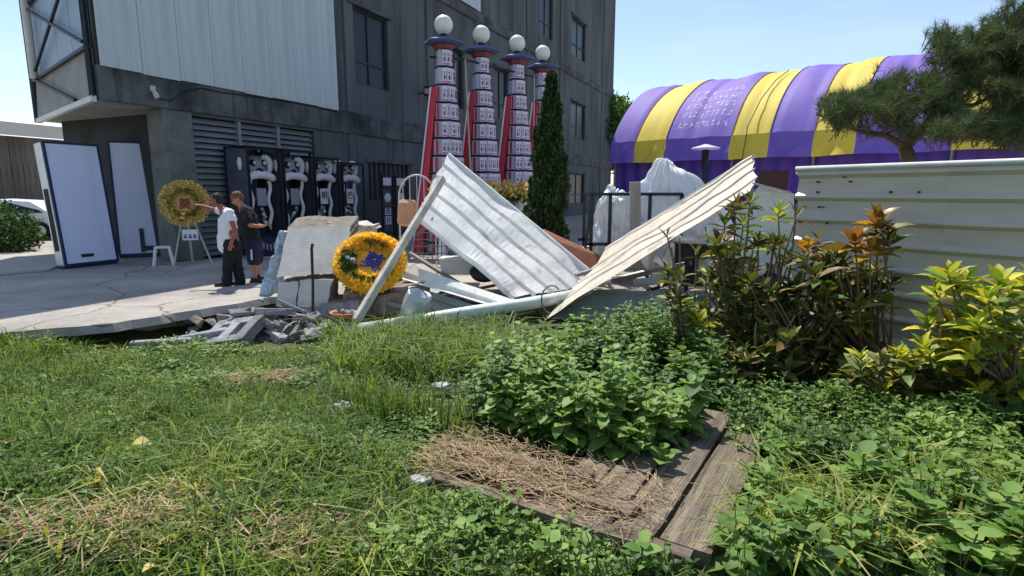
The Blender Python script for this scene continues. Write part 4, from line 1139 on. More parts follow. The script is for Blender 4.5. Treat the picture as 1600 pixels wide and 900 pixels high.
MB().box(pc, (.32, .015, .24), Matrix.Rotation(R(20), 3, 'Z')).build('card', 'carton_white', nb)
axc, ayc, azc = Vector((math.cos(R(20)), math.sin(R(20)), 0)), Vector((0, 0, 1)), Vector((math.sin(R(20)), -math.cos(R(20)), 0))
for k in range(3):
    mb = MB(); q = pc + azc * .011 + axc * (k - 1) * .095 - ayc * .03
    for dx, dz, w, h in ((0, .03, .07, .014), (0, -.005, .05, .014), (0, 0, .014, .09), (-.022, -.03, .014, .04), (.024, -.03, .014, .04)): mb.box(q + axc * dx + ayc * dz, (w, .006, h), Matrix.Rotation(R(20), 3, 'Z'))
    mb.build('character', 'paint_black', nb)
# white plastic stool
b = at(256, 411, 13.5); b.z = 0
st = thing('stool', b, 'small white plastic stool beside the right lavender board', 'stool', rz=R(30))
MB().box((0, 0, .42), (.34, .3, .05)).build('seat', 'plastic_white', st, local=True, bevel=.02)
for x in (-1, 1):
    for y in (-1, 1): MB().bar((x * .2, y * .17, 0), (x * .14, y * .12, .4), .045).build('leg', 'plastic_white', st, local=True)
    MB().bar((x * .175, -.15, .18), (x * .175, .15, .18), .03).build('rung', 'plastic_white', st, local=True)

# ------------------------------------------------------------------ people
def folds(o, st, size):
    tx = bpy.data.textures.new('cloth_folds', 'CLOUDS'); tx.noise_scale = size; tx.noise_depth = 2
    m = o.modifiers.new('folds', 'DISPLACE'); m.texture = tx; m.strength = st; m.mid_level = .5; m.texture_coords = 'LOCAL'
def remesh(o, vox, it=4):
    m = o.modifiers.new('skin', 'REMESH'); m.mode = 'VOXEL'; m.voxel_size = vox; m.use_smooth_shade = True
    s = o.modifiers.new('smooth', 'SMOOTH'); s.factor = .5; s.iterations = it
def head_part(mb, hc, face, tilt_up=0.0, k=1.0):
    """skull, jaw, nose, ears around the head centre; face is the horizontal look direction"""
    f = Vector(face).normalized(); sd = Vector((0, 0, 1)).cross(f).normalized(); u = f.cross(sd).normalized()
    M = Matrix((f, sd, u)).transposed()
    P = lambda a, b, c: hc + f * a * k + sd * b * k + u * c * k
    mb.ellip(P(0, 0, .03), (.098 * k, .077 * k, .108 * k), 14, 10, M)
    mb.capsule(P(.035, 0, -.03), P(.045, 0, -.075), .066 * k, .045 * k)
    mb.capsule(P(.088, 0, .02), P(.112, 0, -.02), .010 * k, .017 * k, 8)
    mb.capsule(P(.088, 0, -.052), P(.09, 0, -.05), .022 * k, .02 * k, 8)
    for s in (-1, 1): mb.capsule(P(-.005, s * .078, .02), P(0, s * .08, -.02), .018 * k, .014 * k, 8)
    return P, f, sd, u
def hand(mb, wrist, d, up, curl=0.3, k=1.0, point=False):
    """palm and five fingers; d forward, up = back of the hand"""
    d = Vector(d).normalized(); up = Vector(up); up = (up - d * up.dot(d)).normalized(); s = d.cross(up)
    pe = wrist + d * .085 * k
    for o in (-.026, -.009, .009, .026): mb.capsule(wrist + s * o * .7 * k, pe + s * o * k, .017 * k, .014 * k, 8)
    for i, (o, L) in enumerate(((-.030, .072), (-.010, .085), (.011, .08), (.031, .062))):
        c = 0.05 if (point and i == 0) else curl * (1.6 if point else 1)
        a = pe + s * o * k; q = d * math.cos(c) - up * math.sin(c); b = a + q * L * .5 * k
        q2 = d * math.cos(2.4 * c) - up * math.sin(2.4 * c); e = b + q2 * L * .5 * k
        mb.capsule(a, b, .0105 * k, .0095 * k, 8); mb.capsule(b, e, .0095 * k, .008 * k, 8)
    a = wrist + d * .025 * k - s * .03 * k; b = a + (d * .6 - s * .6 - up * .25).normalized() * .045 * k; e = b + (d * .95 - s * .15 - up * .3).normalized() * .035 * k
    mb.capsule(a, b, .014 * k, .011 * k, 8); mb.capsule(b, e, .011 * k, .009 * k, 8)
def person_one():
    Y = 10.55
    J = lambda x, y, dy=0.0: at(x, y, Y + dy)
    fl, fr_ = on(352, 447), on(374, 445)
    base = Vector(((fl.x + fr_.x) / 2, (fl.y + fr_.y) / 2, 0))
    t = thing('person', base, 'person in white short sleeved shirt and dark trousers, arm stretched out pointing left', 'person')
    Y = base.y
    hip = J(363, 384); hl, hr = J(359, 386, -.07), J(368, 386, .07)
    kl, kr = J(356, 415, -.06), J(371, 414, .06)
    al, ar = fl + Vector((.03, 0, .09)), fr_ + Vector((.03, 0, .09))
    chest = J(356, 343); neck = J(349, 325); sh_n, sh_f = J(358, 333, -.17), J(351, 331, .17)
    hc = J(338, 314)
    body = MB()
    P, f, sd, u = head_part(body, hc, (-1, .12, -.06))
    body.capsule(neck + Vector((0, 0, -.06)), hc + Vector((.03, 0, -.05)), .058, .055)
    body.capsule(hip, chest, .125, .135); body.capsule(chest, neck + Vector((0, 0, -.05)), .13, .075)
    body.capsule(sh_n, sh_f, .062, .062)
    # pointing far arm
    el = J(329, 326, .25); wrf = J(313, 321, .22)
    body.capsule(sh_f, el, .052, .040); body.capsule(el, wrf, .040, .027)
    hand(body, wrf, J(305, 319, .2) - wrf, (0, 0, 1), .5, .95, True)
    # near arm hanging, elbow behind
    en = J(367, 360, -.24); wn_ = J(361, 380, -.25)
    body.capsule(sh_n, en, .052, .042); body.capsule(en, wn_, .041, .028)
    hand(body, wn_, Vector((-.25, -.1, -1)), (.5, -1, 0), .35, .95)
    for a, b, c in ((hl, kl, al), (hr, kr, ar)): body.capsule(a, b, .085, .058); body.capsule(b, c, .056, .038)
    o = body.build('body', 'skin_tan', t); remesh(o, .0085)
    hb = MB(); hb.ellip(P(-.02, 0, .055), (.095, .083, .088), 14, 9, Matrix((f, sd, u)).transposed(), nz=.12, nf=6)
    hb.ellip(P(-.06, 0, -.0), (.05, .075, .07), 12, 8, Matrix((f, sd, u)).transposed()); o = hb.build('hair', 'hair_dark', t); remesh(o, .008, 1); folds(o, .035, .02)
    for s in (-1, 1): MB().ellip(P(.088, s * .032, .022), (.010, .013, .009), 8, 6).build('eye', 'paint_black', t, smooth=True)
    MB().capsule(P(.104, -.022, -.05), P(.104, .022, -.05), .005, .005, 6).build('mouth', 'flower_maroon', t, smooth=True)
    sh = MB(); lo = J(360, 386)
    sh.capsule(J(355, 384), chest, .165, .155); sh.capsule(chest, neck + Vector((.01, 0, -.09)), .155, .085); sh.capsule(sh_n, sh_f, .082, .082)
    sh.capsule(J(350, 383, -.03), J(349, 350), .10, .10)
    sh.capsule(sh_n, sh_n.lerp(en, .32), .08, .076); sh.capsule(sh_f, sh_f.lerp(el, .4), .08, .072)
    o = sh.build('shirt', 'shirt_white', t); remesh(o, .011, 5); folds(o, .05, .09)
    tr = MB(); tr.capsule(hip + Vector((0, -.05, .02)), hip + Vector((0, .05, .02)), .15, .15)
    for a, b, c in ((hl, kl, al), (hr, kr, ar)): tr.capsule(a, b, .115, .088); tr.capsule(b, c + Vector((0, 0, -.03)), .088, .085)
    o = tr.build('trousers', 'trousers_black', t); remesh(o, .011, 5); folds(o, .045, .08)
    for q in (fl, fr_):
        s = MB(); s.capsule(q + Vector((.05, .0, .045)), q + Vector((-.13, -.05, .035)), .045, .04); s.box(q + Vector((-.04, -.02, .012)), (.26, .09, .022), Matrix.Rotation(R(14), 3, 'Z'))
        o = s.build('shoe', 'shoe', t); remesh(o, .009, 2)
def person_two():
    fl, fr_ = on(402, 442), on(404, 437)
    fl, fr_ = on(399, 441), on(404, 436)
    base = Vector(((fl.x + fr_.x) / 2, (fl.y + fr_.y) / 2, 0)); Y = base.y
    J = lambda x, y, dy=0.0: at(x, y, Y + dy)
    t = thing('person', base, 'person in black T-shirt and navy shorts with head bowed over something held in both hands', 'person')
    hip = J(396, 382); hl, hr = J(394, 386, -.09), J(399, 386, .09)
    kl, kr = J(397, 411, -.09), J(402, 410, .09)
    al, ar = fl + Vector((0, 0, .09)), fr_ + Vector((0, 0, .09))
    chest = J(386, 340); neck = J(379, 321); sh_n, sh_f = J(383, 330, -.18), J(389, 330, .18)
    hc = J(371, 311)
    body = MB()
    P, f, sd, u = head_part(body, hc, (-.75, -.45, -.45))
    body.capsule(neck + Vector((0, 0, -.06)), hc + Vector((.03, 0, -.04)), .06, .056)
    body.capsule(hip, chest, .13, .14); body.capsule(chest, neck + Vector((0, 0, -.05)), .13, .08); body.capsule(sh_n, sh_f, .065, .065)
    en, ef = J(391, 352, -.26), J(402, 352, .24); wn_, wf_ = J(408, 354, -.16), J(412, 353, .08)
    body.capsule(sh_n, en, .055, .043); body.capsule(en, wn_, .042, .028); body.capsule(sh_f, ef, .055, .043); body.capsule(ef, wf_, .042, .028)
    hand(body, wn_, Vector((.8, .5, .15)), (0, -.3, -1), .55, .95); hand(body, wf_, Vector((.8, -.5, .15)), (0, .3, -1), .55, .95)
    for a, b, c in ((hl, kl, al), (hr, kr, ar)): body.capsule(a, b, .09, .06); body.capsule(b, b.lerp(c, .35), .056, .06); body.capsule(b.lerp(c, .35), c, .06, .038)
    o = body.build('body', 'skin', t); remesh(o, .0085)
    Mh = Matrix((f, sd, u)).transposed()
    hb = MB(); hb.ellip(P(-.015, 0, .06), (.108, .092, .09), 14, 9, Mh, nz=.25, nf=6); hb.ellip(P(-.06, 0, .0), (.062, .085, .085), 12, 8, Mh, nz=.2, nf=5)
    o = hb.build('hair', 'hair_brown', t); remesh(o, .008, 1); folds(o, .035, .02)
    for s in (-1, 1): MB().ellip(P(.088, s * .032, .022), (.010, .013, .009), 8, 6).build('eye', 'paint_black', t, smooth=True)
    MB().capsule(P(.104, -.022, -.05), P(.104, .022, -.05), .005, .005, 6).build('mouth', 'flower_maroon', t, smooth=True)
    sh = MB(); sh.capsule(J(395, 380), chest, .165, .165); sh.capsule(chest, neck + Vector((.02, 0, -.08)), .165, .09); sh.capsule(sh_n, sh_f, .088, .088)
    sh.capsule(sh_n, sh_n.lerp(en, .7), .088, .082); sh.capsule(sh_f, sh_f.lerp(ef, .7), .088, .082)
    o = sh.build('shirt', 'shirt_black', t); remesh(o, .011, 5); folds(o, .05, .09)
    so = MB(); so.capsule(hip + Vector((0, -.05, 0)), hip + Vector((0, .05, 0)), .155, .155)
    for a, b in ((hl, kl), (hr, kr)): so.capsule(a, a.lerp(b, .82), .125, .118)
    o = so.build('shorts', 'shorts_navy', t); remesh(o, .011, 5); folds(o, .045, .07)
    MB().box(J(393, 398, -.215), (.03, .01, .2)).build('shorts_stripe', 'shirt_white', t)
    for q in (fl, fr_):
        s = MB(); s.capsule(q + Vector((-.05, .0, .045)), q + Vector((.12, -.06, .035)), .045, .04); s.box(q + Vector((.03, -.02, .012)), (.26, .09, .022), Matrix.Rotation(R(-18), 3, 'Z'))
        o = s.build('shoe', 'shoe', t); remesh(o, .009, 2)
    pc = (wn_ + wf_) / 2 + Vector((.1, 0, .02))
    tag(MB().box(pc, (.08, .15, .012), Matrix.Rotation(R(-25), 3, 'Y')).build('phone', 'case_black', bevel=.004), 'small black phone in the hands of the bowed person', 'phone')
person_one(); person_two()

# ------------------------------------------------------------------ corrugated sheets
def corr_sheet(P00, P10, P11, P01, ribs, rib_h=.03, flat=.72, nl=14, bend=0.02, seed=0, jag=0.0, slope=.25):
    """ribs run from P00 to P10 (u); P01/P11 is the other long side (v); rib profile rises along the sheet normal"""
    P00, P10, P11, P01 = map(Vector, (P00, P10, P11, P01))
    nr = (P10 - P00).cross(P01 - P00).normalized()
    prof = []
    for k in range(ribs):
        a = k / ribs; w = 1 / ribs; f0 = flat
        prof += [(a, 0), (a + w * f0, 0), (a + w * (f0 + (1 - f0) * slope), 1), (a + w * (f0 + (1 - f0) * (1 - slope)), 1)]
    prof.append((1, 0))
    mb = MB(); n = len(prof); rg = random.Random(seed)
    ja = [rg.uniform(-jag, jag) for _ in prof]; jb = [rg.uniform(-jag, jag) for _ in prof]
    for i in range(nl + 1):
        for j, (v, h) in enumerate(prof):
            u = i / nl
            if i == 0: u += ja[j]
            if i == nl: u += jb[j]
            p = (P00 * (1 - u) + P10 * u) * (1 - v) + (P01 * (1 - u) + P11 * u) * v
            b = bend * (mnoise.noise(Vector((u * 2.5 + seed, v * 2.2, seed))) + .4 * mnoise.noise(Vector((u * 7, v * 5, seed + 3))))
            mb.v.append(tuple(p + nr * (h * rib_h + b)))
    for i in range(nl):
        for j in range(n - 1):
            mb.f.append((i * n + j, (i + 1) * n + j, (i + 1) * n + j + 1, i * n + j + 1)); mb.m.append(0)
    return mb

# standing fence on the right
F0 = Vector((3.56, 7.30, 0)); F1 = Vector((4.86, 5.42, 0)); fd = (F1 - F0).normalized(); fn = Vector((fd.y, -fd.x, 0))
if fn.y > 0: fn = -fn
fence = thing('sheet_fence', F0, 'grey white corrugated metal fence standing at the right edge', 'fence')
ZT, ZB, NR = 1.97, -.46, 9
segs = [(0, 1.62), (1.6, 3.3), (3.28, 5.2), (5.18, 7.4)]
for k, (a, b) in enumerate(segs):
    A_, B_ = F0 + fd * a, F0 + fd * b
    o = .006 * (k % 2)
    off = fn * (-.02 + o)
    c = [Vector((p.x, p.y, z)) + off for p, z in ((A_, ZB), (B_, ZB), (B_, ZT + .005 * k), (A_, ZT))]
    corr_sheet(c[0], c[1], c[2], c[3], NR, .055, .60, 16, .014, 30 + k, .012 if k == 0 else 0, .40).build('sheet', 'fence_sheet', fence, recalc=False, solid=.004)
MB().tube([Vector((*(F0 + fd * -.02).xy, ZT + .015)) + fn * .02, Vector((*(F0 + fd * 7.4).xy, ZT + .02)) + fn * .02], .028, 8).build('top_rail', 'steel_white', fence, smooth=True)
for a in (.08, 1.9, 3.8, 5.7):
    p = F0 + fd * a - fn * .08
    MB().bar((p.x, p.y, -.6), (p.x, p.y, ZT - .03), .07).build('post', 'timber_grey', fence)
rng = random.Random(8)
for k in range(22):
    a = rng.choice([rng.uniform(.02, .7), rng.uniform(.02, 1.6)]); z = ZT - rng.choice((.10, .15, .27, .33, .45, .6, .64, .88))
    p = F0 + fd * a + fn * .002
    MB().tube([Vector((p.x, p.y, z)) - fn * .02, Vector((p.x, p.y, z)) + fn * .022], rng.uniform(.006, .014), 6).build('nail_hole', 'paint_black', fence)
# maroon sheet and pale panel at the end of the fence
tag(MB().hexa([at(1182, 287, 7.62), at(1229, 298, 7.45), at(1229, 298, 7.49), at(1182, 287, 7.66)], [at(1186, 266, 7.62), at(1234, 266, 7.45), at(1234, 266, 7.49), at(1186, 266, 7.66)]).build('maroon_sheet', 'sheet_maroon'), 'small dark maroon sheet at the broken end of the fence', 'sheet')
tag(MB().bar(at(1176, 286, 7.6), at(1236, 301, 7.35), .03, .02).build('pale_strip', 'timber_cream'), 'thin pale strip along the bottom of the maroon sheet', 'strip')
q = [at(1150, 400, 7.9), at(1240, 420, 7.5), at(1240, 303, 7.5), at(1186, 291, 7.75), at(1150, 330, 7.9)]
tag(MB().prism(q, (0.03, .05, 0)).build('propped_board', 'sheet_white'), 'pale board propped under the maroon sheet behind the croton stems', 'board')

# fallen sheets
# left one: leans back, ribs run down to the right
L_a, L_b, L_c, L_d = at(700, 243, 11.3), at(938, 440, 10.2), at(800, 466, 9.1), at(648, 340, 9.8)
fl_ = corr_sheet(L_a, L_b, L_c, L_d, 5, .035, .74, 30, .075, 3, .012).build('fallen_sheet', 'sheet_white', recalc=False, solid=.004)
tag(fl_, 'large white ribbed metal sheet, collapsed, its peak pointing up at the centre left', 'metal sheet', 'collapsed fence sheets')
MB().bar(L_a + Vector((0, .02, .02)), L_b + Vector((0, .02, .02)), .05, .07).build('rim', 'sheet_white', fl_)
# right one
R_a, R_b, R_c, R_d = at(950, 388, 10.2), at(1180, 244, 9.0), at(1180, 292, 7.9), at(852, 500, 8.55)
fr2 = corr_sheet(R_d, R_c, R_b, R_a + Vector((-.0, 0, 0)), 4, .022, .76, 30, .075, 9, .02).build('fallen_sheet', 'sheet_cream', recalc=False, solid=.004)
tag(fr2, 'long cream ribbed metal sheet, collapsed, slanting up to the right towards the fence', 'metal sheet', 'collapsed fence sheets')
MB().bar(R_a + Vector((0, .02, .01)), R_b + Vector((0, .02, .01)), .05, .05).build('rim', 'sheet_white', fr2)
# lower strips under the left sheet
o = corr_sheet(at(632, 412, 9.6), at(812, 472, 8.9), at(806, 490, 8.7), at(628, 436, 9.4), 1, .03, .5, 8, .01, 5)
tag(o.build('trim_board', 'sheet_white', recalc=False, solid=.01), 'narrow white trim board sloping under the left fallen sheet', 'board')
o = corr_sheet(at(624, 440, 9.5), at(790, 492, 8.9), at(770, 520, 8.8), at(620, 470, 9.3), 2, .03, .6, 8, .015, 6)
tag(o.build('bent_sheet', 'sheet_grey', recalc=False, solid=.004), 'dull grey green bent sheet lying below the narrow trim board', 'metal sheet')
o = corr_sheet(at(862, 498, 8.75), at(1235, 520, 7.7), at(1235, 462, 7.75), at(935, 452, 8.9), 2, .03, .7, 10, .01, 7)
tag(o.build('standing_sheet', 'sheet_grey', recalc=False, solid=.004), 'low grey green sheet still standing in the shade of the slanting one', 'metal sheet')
# pole, pipe, planks
tag(MB().bar(at(692, 278, 9.85), at(556, 502, 8.0), .10, .12).build('timber_pole', 'timber_cream', bevel=.015), 'long cream square pole leaning across the yellow wreath', 'pole')
tag(MB().hexa([at(660, 360, 9.9), at(690, 345, 10.1), at(690, 345, 10.2), at(660, 360, 10.0)], [at(648, 372, 9.7) + Vector((0, 0, .02)), at(676, 352, 9.9) + Vector((0, 0, .14)), at(676, 352, 10.0) + Vector((0, 0, .14)), at(648, 372, 9.8) + Vector((0, 0, .02))]).build('dark_flange', 'timber_grey'), 'short dark flange plate beside the leaning cream pole', 'plate')
pp = [at(532, 520, 8.25), at(640, 503, 8.4), at(740, 487, 8.55), at(830, 474, 8.8), at(925, 456, 9.1)]
tag(MB().tube(pp, .095, 14).build('drain_pipe', 'pvc', smooth=True), 'long pale plastic drain pipe lying along the front of the debris', 'pipe')
tag(MB().tube([at(862 + 16 * math.cos(a) , 468 + 22 * math.sin(a), 8.7 + .12 * math.cos(a)) for a in np.linspace(0, 5.5, 14)], .012, 6).build('wire_loop', 'wire'), 'loop of grey wire round the drain pipe', 'wire')
a, b = at(842, 366, 10.9), at(950, 440, 10.3)
tag(MB().hexa([a, b, b + Vector((0, .05, .02)), a + Vector((0, .05, .02))], [a + Vector((.1, .12, .08)), b + Vector((.05, .25, .36)), b + Vector((.05, .3, .37)), a + Vector((.1, .17, .09))]).build('brown_plank', 'timber_brown'), 'reddish brown plank lying between the two fallen sheets', 'plank')
tag(MB().bar(at(990, 441, 9.0), at(1066, 434, 8.9), .12, .09).build('white_plank', 'steel_white', bevel=.01), 'short white plank resting on the low standing sheet', 'plank')
bn = thing('dark_bench', at(1150, 430, 9.2).xy.to_3d(), 'low dark bench behind the croton stems', 'bench')
xa, xb = at(1068, 400, 9.2).x, at(1250, 400, 9.2).x
MB().box(((xa + xb) / 2, 9.5, .86), (xb - xa, .7, .05)).build('top', 'steel_dark', bn, bevel=.008)
for x in (xa + .06, (xa + xb) / 2, xb - .06):
    for y in (9.2, 9.8): MB().bar((x, y, 0), (x, y, .83), .06).build('leg', 'steel_dark', bn)
MB().box(((xa + xb) / 2, 9.78, .45), (xb - xa - .1, .03, .7)).build('back_board', 'case_back', bn)
MB().box(((xa + xb) / 2, 9.5, .3), (xb - xa - .1, .6, .04)).build('shelf', 'steel_dark', bn)
for k, (px, py, lab) in enumerate(((1105, 425, 'left white plastic bag on the shelf of the dark bench'), (1180, 420, 'middle white plastic bag on the shelf of the dark bench'), (1225, 430, 'right white plastic bag on the shelf of the dark bench'))):
    p = at(px, py, 9.35); mb = MB(); mb.ellip((p.x, p.y, .50), (.16, .14, .18), 18, 12, nz=.5, nf=2.5, seed=k + 3)
    tag(mb.build('plastic_bag', 'plastic_film', smooth=True), lab, 'plastic bag', 'plastic bags on the bench')
# rack with plastic wrapped load
rk = thing('metal_rack', at(985, 420, 11).xy.to_3d(), 'black metal rack holding the plastic wrapped load', 'rack')
xa, xb = at(925, 300, 11.0).x, at(1066, 300, 11.0).x
for x in (xa, xa + .35, (xa + xb) / 2 + .25, xb):
    for y in (11.0, 12.1):
        MB().bar((x, y, 0), (x, y, 1.66), .06).build('post', 'steel_dark', rk)
for y in (11.0, 12.1):
    MB().bar((xa, y, 1.66), (xb, y, 1.66), .06).build('rail', 'steel_dark', rk)
    MB().bar((xa - .12, y, .72), (xa + .38, y, .72), .06).build('rail', 'steel_dark', rk)
    MB().bar((xa, y, .35), (xb, y, .35), .06).build('rail', 'steel_dark', rk)
for x in (xa, xb): MB().bar((x, 11.03, 1.66), (x, 12.07, 1.66), .055).build('rail', 'steel_dark', rk)
MB().bar((xa - .14, 10.97, .35), (xa, 10.97, 1.63), .05).build('brace', 'steel_dark', rk)
sacks = ((tuple(at(958, 352, 11.5)), (.40, .42, .72), 'tall white plastic sack at the left end of the black rack'), (tuple(at(1040, 325, 11.6)), (.78, .5, .74), 'largest white plastic sack, peaked, in the middle of the black rack'), (tuple(at(1090, 350, 11.5)), (.6, .5, .7), 'white plastic sack at the right end of the rack behind the slanting sheet'), (tuple(at(1010, 385, 11.3)), (.6, .25, .5), 'low white plastic sack at the front of the rack'))
for i, (c, r, lab) in enumerate(sacks):
    mb = MB(); mb.ellip(c, r, 72, 44)
    vs = []
    for v in mb.v:
        p = Vector(v); q = (p - Vector(c)); d = q.normalized()
        n1 = mnoise.noise(p * 2.1 + Vector((i, 0, 0))); n2 = abs(mnoise.noise(p * 5.5)); n3 = abs(mnoise.noise(p * 12))
        an = math.atan2(q.y, q.x); pk = max(0, d.z) ** 2 * (.16 if i == 1 else .06); n2 = abs(mnoise.noise(Vector((math.cos(an) * 3.2, math.sin(an) * 3.2, p.z * .7 + 5 * i)))); n3 = abs(mnoise.noise(Vector((p.x * 3 + p.z * 4, p.y * 4, p.z * 2 + 3 * i))))
        p = Vector(c) + Vector((q.x * (1 - .18 * d.z), q.y, q.z + pk)) + d * (.22 * n1 - .26 * n2 - .16 * n3 + .07)
        vs.append(tuple((p.x, p.y, max(.02, p.z))))
    mb.v = vs
    tag(mb.build('plastic_sack', 'plastic_film', smooth=True), lab, 'sack', 'white plastic sacks on the rack')
tag(MB().bar(at(994, 420, 10.7), at(992, 284, 10.75), .2, .06, up=Vector((0, 1, 0))).build('timber_post', 'timber_grey', bevel=.01), 'weathered grey wooden post in front of the plastic sacks', 'post')
c = at(1050, 410, 10.2)
mb = MB(); mb.grid(lambda u, v: Vector((c.x - .45 + .8 * u + .08 * math.sin(9 * v), c.y + .12 * mnoise.noise(Vector((u * 7, v * 3, 0))) * 2, .05 + .95 * (1 - v) + .12 * math.sin(u * 5))), 26, 14)
tag(mb.build('plastic_sheet', 'plastic_film', smooth=True, recalc=False, solid=.003), 'torn translucent plastic sheet hanging below the slanting metal sheet', 'plastic sheet')
# more wreckage among the sheets
for k, (x0, y0, Y0, x1, y1, Y1, w, h, m, lab) in enumerate((
        (640, 395, 10.3, 760, 470, 9.5, .09, .05, 'timber_grey', 'grey batten sloping through the gap left of the white sheet'),
        (660, 470, 9.3, 800, 440, 9.9, .12, .03, 'timber_brown', 'brown board lying flat under the white sheet'),
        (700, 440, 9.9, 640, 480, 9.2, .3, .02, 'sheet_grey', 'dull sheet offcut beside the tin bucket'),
        (900, 430, 10.0, 985, 405, 10.4, .1, .06, 'timber_grey', 'grey beam between the brown plank and the rack'),
        (930, 445, 9.7, 1010, 425, 9.9, .3, .03, 'sheet_white', 'white offcut lying behind the slanting sheet'),
        (880, 400, 10.8, 935, 380, 11.2, .12, .04, 'timber_cream', 'pale board end above the brown plank'),
        (955, 440, 9.4, 1080, 410, 9.3, .07, .07, 'timber_grey', 'grey pole lying behind the short white plank'),
        (1010, 455, 9.1, 1100, 425, 9.0, .08, .04, 'steel_dark', 'dark bar lying behind the low standing sheet'),
        (596, 470, 9.0, 690, 500, 8.6, .07, .05, 'timber_grey', 'grey batten across the foot of the leaning pole'),
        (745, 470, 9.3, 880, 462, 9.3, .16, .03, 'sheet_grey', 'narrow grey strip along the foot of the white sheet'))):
    tag(MB().bar(at(x0, y0, Y0), at(x1, y1, Y1), w, h).build('scrap_bar', m, bevel=.006), lab, 'scrap', 'scrap among the fallen sheets')
# wire chair with peach bag, wire crate, tubs
cc = at(652, 318, 11.6)
t = thing('wire_stand', Vector((cc.x, cc.y, 0)), 'arched pale wire stand behind the leaning pole', 'wire stand')
pts = [(cc.x + .36 * math.cos(a), cc.y, cc.z + .12 + .44 * math.sin(a)) for a in np.linspace(0, math.pi, 15)]
pts = [(pts[0][0], cc.y, .0)] + pts + [(pts[-1][0], cc.y, 0)]
MB().tube(pts, .018, 7).build('arch', 'wire_white', t, smooth=True)
for k in range(5):
    x = cc.x - .28 + .14 * k
    MB().tube([(x, cc.y, cc.z - .3), (x, cc.y, cc.z + .12 + .44 * math.sqrt(max(0, 1 - ((x - cc.x) / .36) ** 2)))], .009, 5).build('bar', 'wire_white', t)
mb = MB(); mb.box(at(636, 333, 11.4), (.36, .14, .52), Matrix.Rotation(R(6), 3, 'Y'), jit=.02)
tag(mb.build('peach_bag', 'peach_bag', bevel=.06), 'peach coloured bag hung on the wire stand', 'bag')
wc = at(690, 385, 10.5)
t = thing('wire_crate', Vector((wc.x, wc.y, wc.z - .25)), 'grey wire mesh crate under the left fallen sheet', 'crate')
for k in range(15):
    x = wc.x - .6 + 1.2 * k / 14; MB().tube([(x, wc.y, wc.z - .25), (x, wc.y, wc.z + .25)], .008, 5).build('wire', 'wire', t)
for k in range(5):
    z = wc.z - .25 + .5 * k / 4; MB().tube([(wc.x - .6, wc.y - .01, z), (wc.x + .6, wc.y - .01, z)], .009, 5).build('wire', 'wire', t)
MB().box((wc.x, wc.y + .3, wc.z - .24), (1.2, .6, .02)).build('floor', 'wire', t)
p = at(716, 412, 10.1); M = Matrix.Rotation(R(12), 3, 'Z')
tag(MB().hexa([p + Vector((-.28, -.15, -.18)), p + Vector((.28, -.15, -.18)), p + Vector((.28, .15, -.18)), p + Vector((-.28, .15, -.18))], [p + Vector((-.32, -.19, .12)), p + Vector((.32, -.19, .12)), p + Vector((.32, .19, .12)), p + Vector((-.32, .19, .12))]).build('white_tub', 'plastic_white', bevel=.02), 'white plastic tub under the left fallen sheet', 'tub')
p = at(757, 428, 9.8)
tag(MB().lathe([(.05, -.04), (.22, -.03), (.26, .05), (.24, .06), (.06, -.01)], 16, p, Matrix.Rotation(R(25), 3, 'X')).build('metal_bowl', 'steel_dark', smooth=True), 'dark round metal bowl beside the white tub', 'bowl')
p = at(650, 476, 8.75)
mb = MB(); mb.lathe([(.18, -.28), (.2, -.2), (.215, 0), (.2, .14), (.205, .2), (.17, .2), (.17, -.2)], 18, p, Matrix.Rotation(R(20), 3, 'Y') @ Matrix.Rotation(R(12), 3, 'X'))
mb.v = [tuple(Vector(v) + .05 * mnoise.noise_vector(Vector(v) * 5)) for v in mb.v]
t = mb.build('tin_bucket', 'tin', smooth=True); tag(t, 'dented pale tin bucket behind the drain pipe', 'bucket')
MB().tube([p + Vector((.2 * math.cos(a), -.16, .1 + .2 * math.sin(a))) for a in np.linspace(.2, 2.9, 9)], .01, 6).build('handle', 'wire', t)
p = at(542, 492, 8.5)
t = MB().lathe([(.1, -.05), (.2, -.02), (.26, .05), (.235, .055), (.18, .0), (.05, -.01)], 20, p).build('terracotta_saucer', 'terracotta', smooth=True); tag(t, 'terracotta saucer of stones below the yellow wreath', 'saucer')
rng = random.Random(31)
for k in range(7):
    q = p + Vector((rng.uniform(-.15, .15), rng.uniform(-.12, .12), .05)); r = rng.uniform(.035, .06)
    tag(MB().ellip(q, (r, r, r * .7), 9, 6, nz=.4, nf=2, seed=k).build('stone', 'cement_grey', smooth=True), 'small grey stone lying in the terracotta saucer', 'stone', 'stones in the saucer')

# ------------------------------------------------------------------ broken masonry
def rock_slab(front_poly, depth, seed, jag=.03, sub=6):
    """front polygon (3D points) with ragged edges, pushed back by a vector"""
    rg = random.Random(seed); pts = []
    F_ = [Vector(v) for v in front_poly]; e1 = (F_[1] - F_[0]).normalized(); nn = e1.cross(F_[2] - F_[0]).normalized(); e2 = nn.cross(e1)
    front_poly = [p - nn * (p - F_[0]).dot(nn) for p in F_]
    for i, a in enumerate(front_poly):
        b = front_poly[(i + 1) % len(front_poly)]
        for k in range(sub):
            p = Vector(a).lerp(Vector(b), k / sub)
            if k: p += e1 * rg.uniform(-jag, jag) + e2 * rg.uniform(-jag, jag)
            pts.append(p)
    n = len(pts); c = sum(pts, Vector()) / n; mb = MB()
    back = [p + Vector(depth) + Vector((rg.uniform(-jag, jag), rg.uniform(-jag, jag), rg.uniform(-jag, jag))) * 1.5 for p in pts]
    mb.add(pts + [c], [(i, (i + 1) % n, n) for i in range(n)], 0)
    mb.add(pts + back, [(i, (i + 1) % n, n + (i + 1) % n, n + i) for i in range(n)], 1)
    mb.add(back, [tuple(range(n))[::-1]], 1)
    return mb
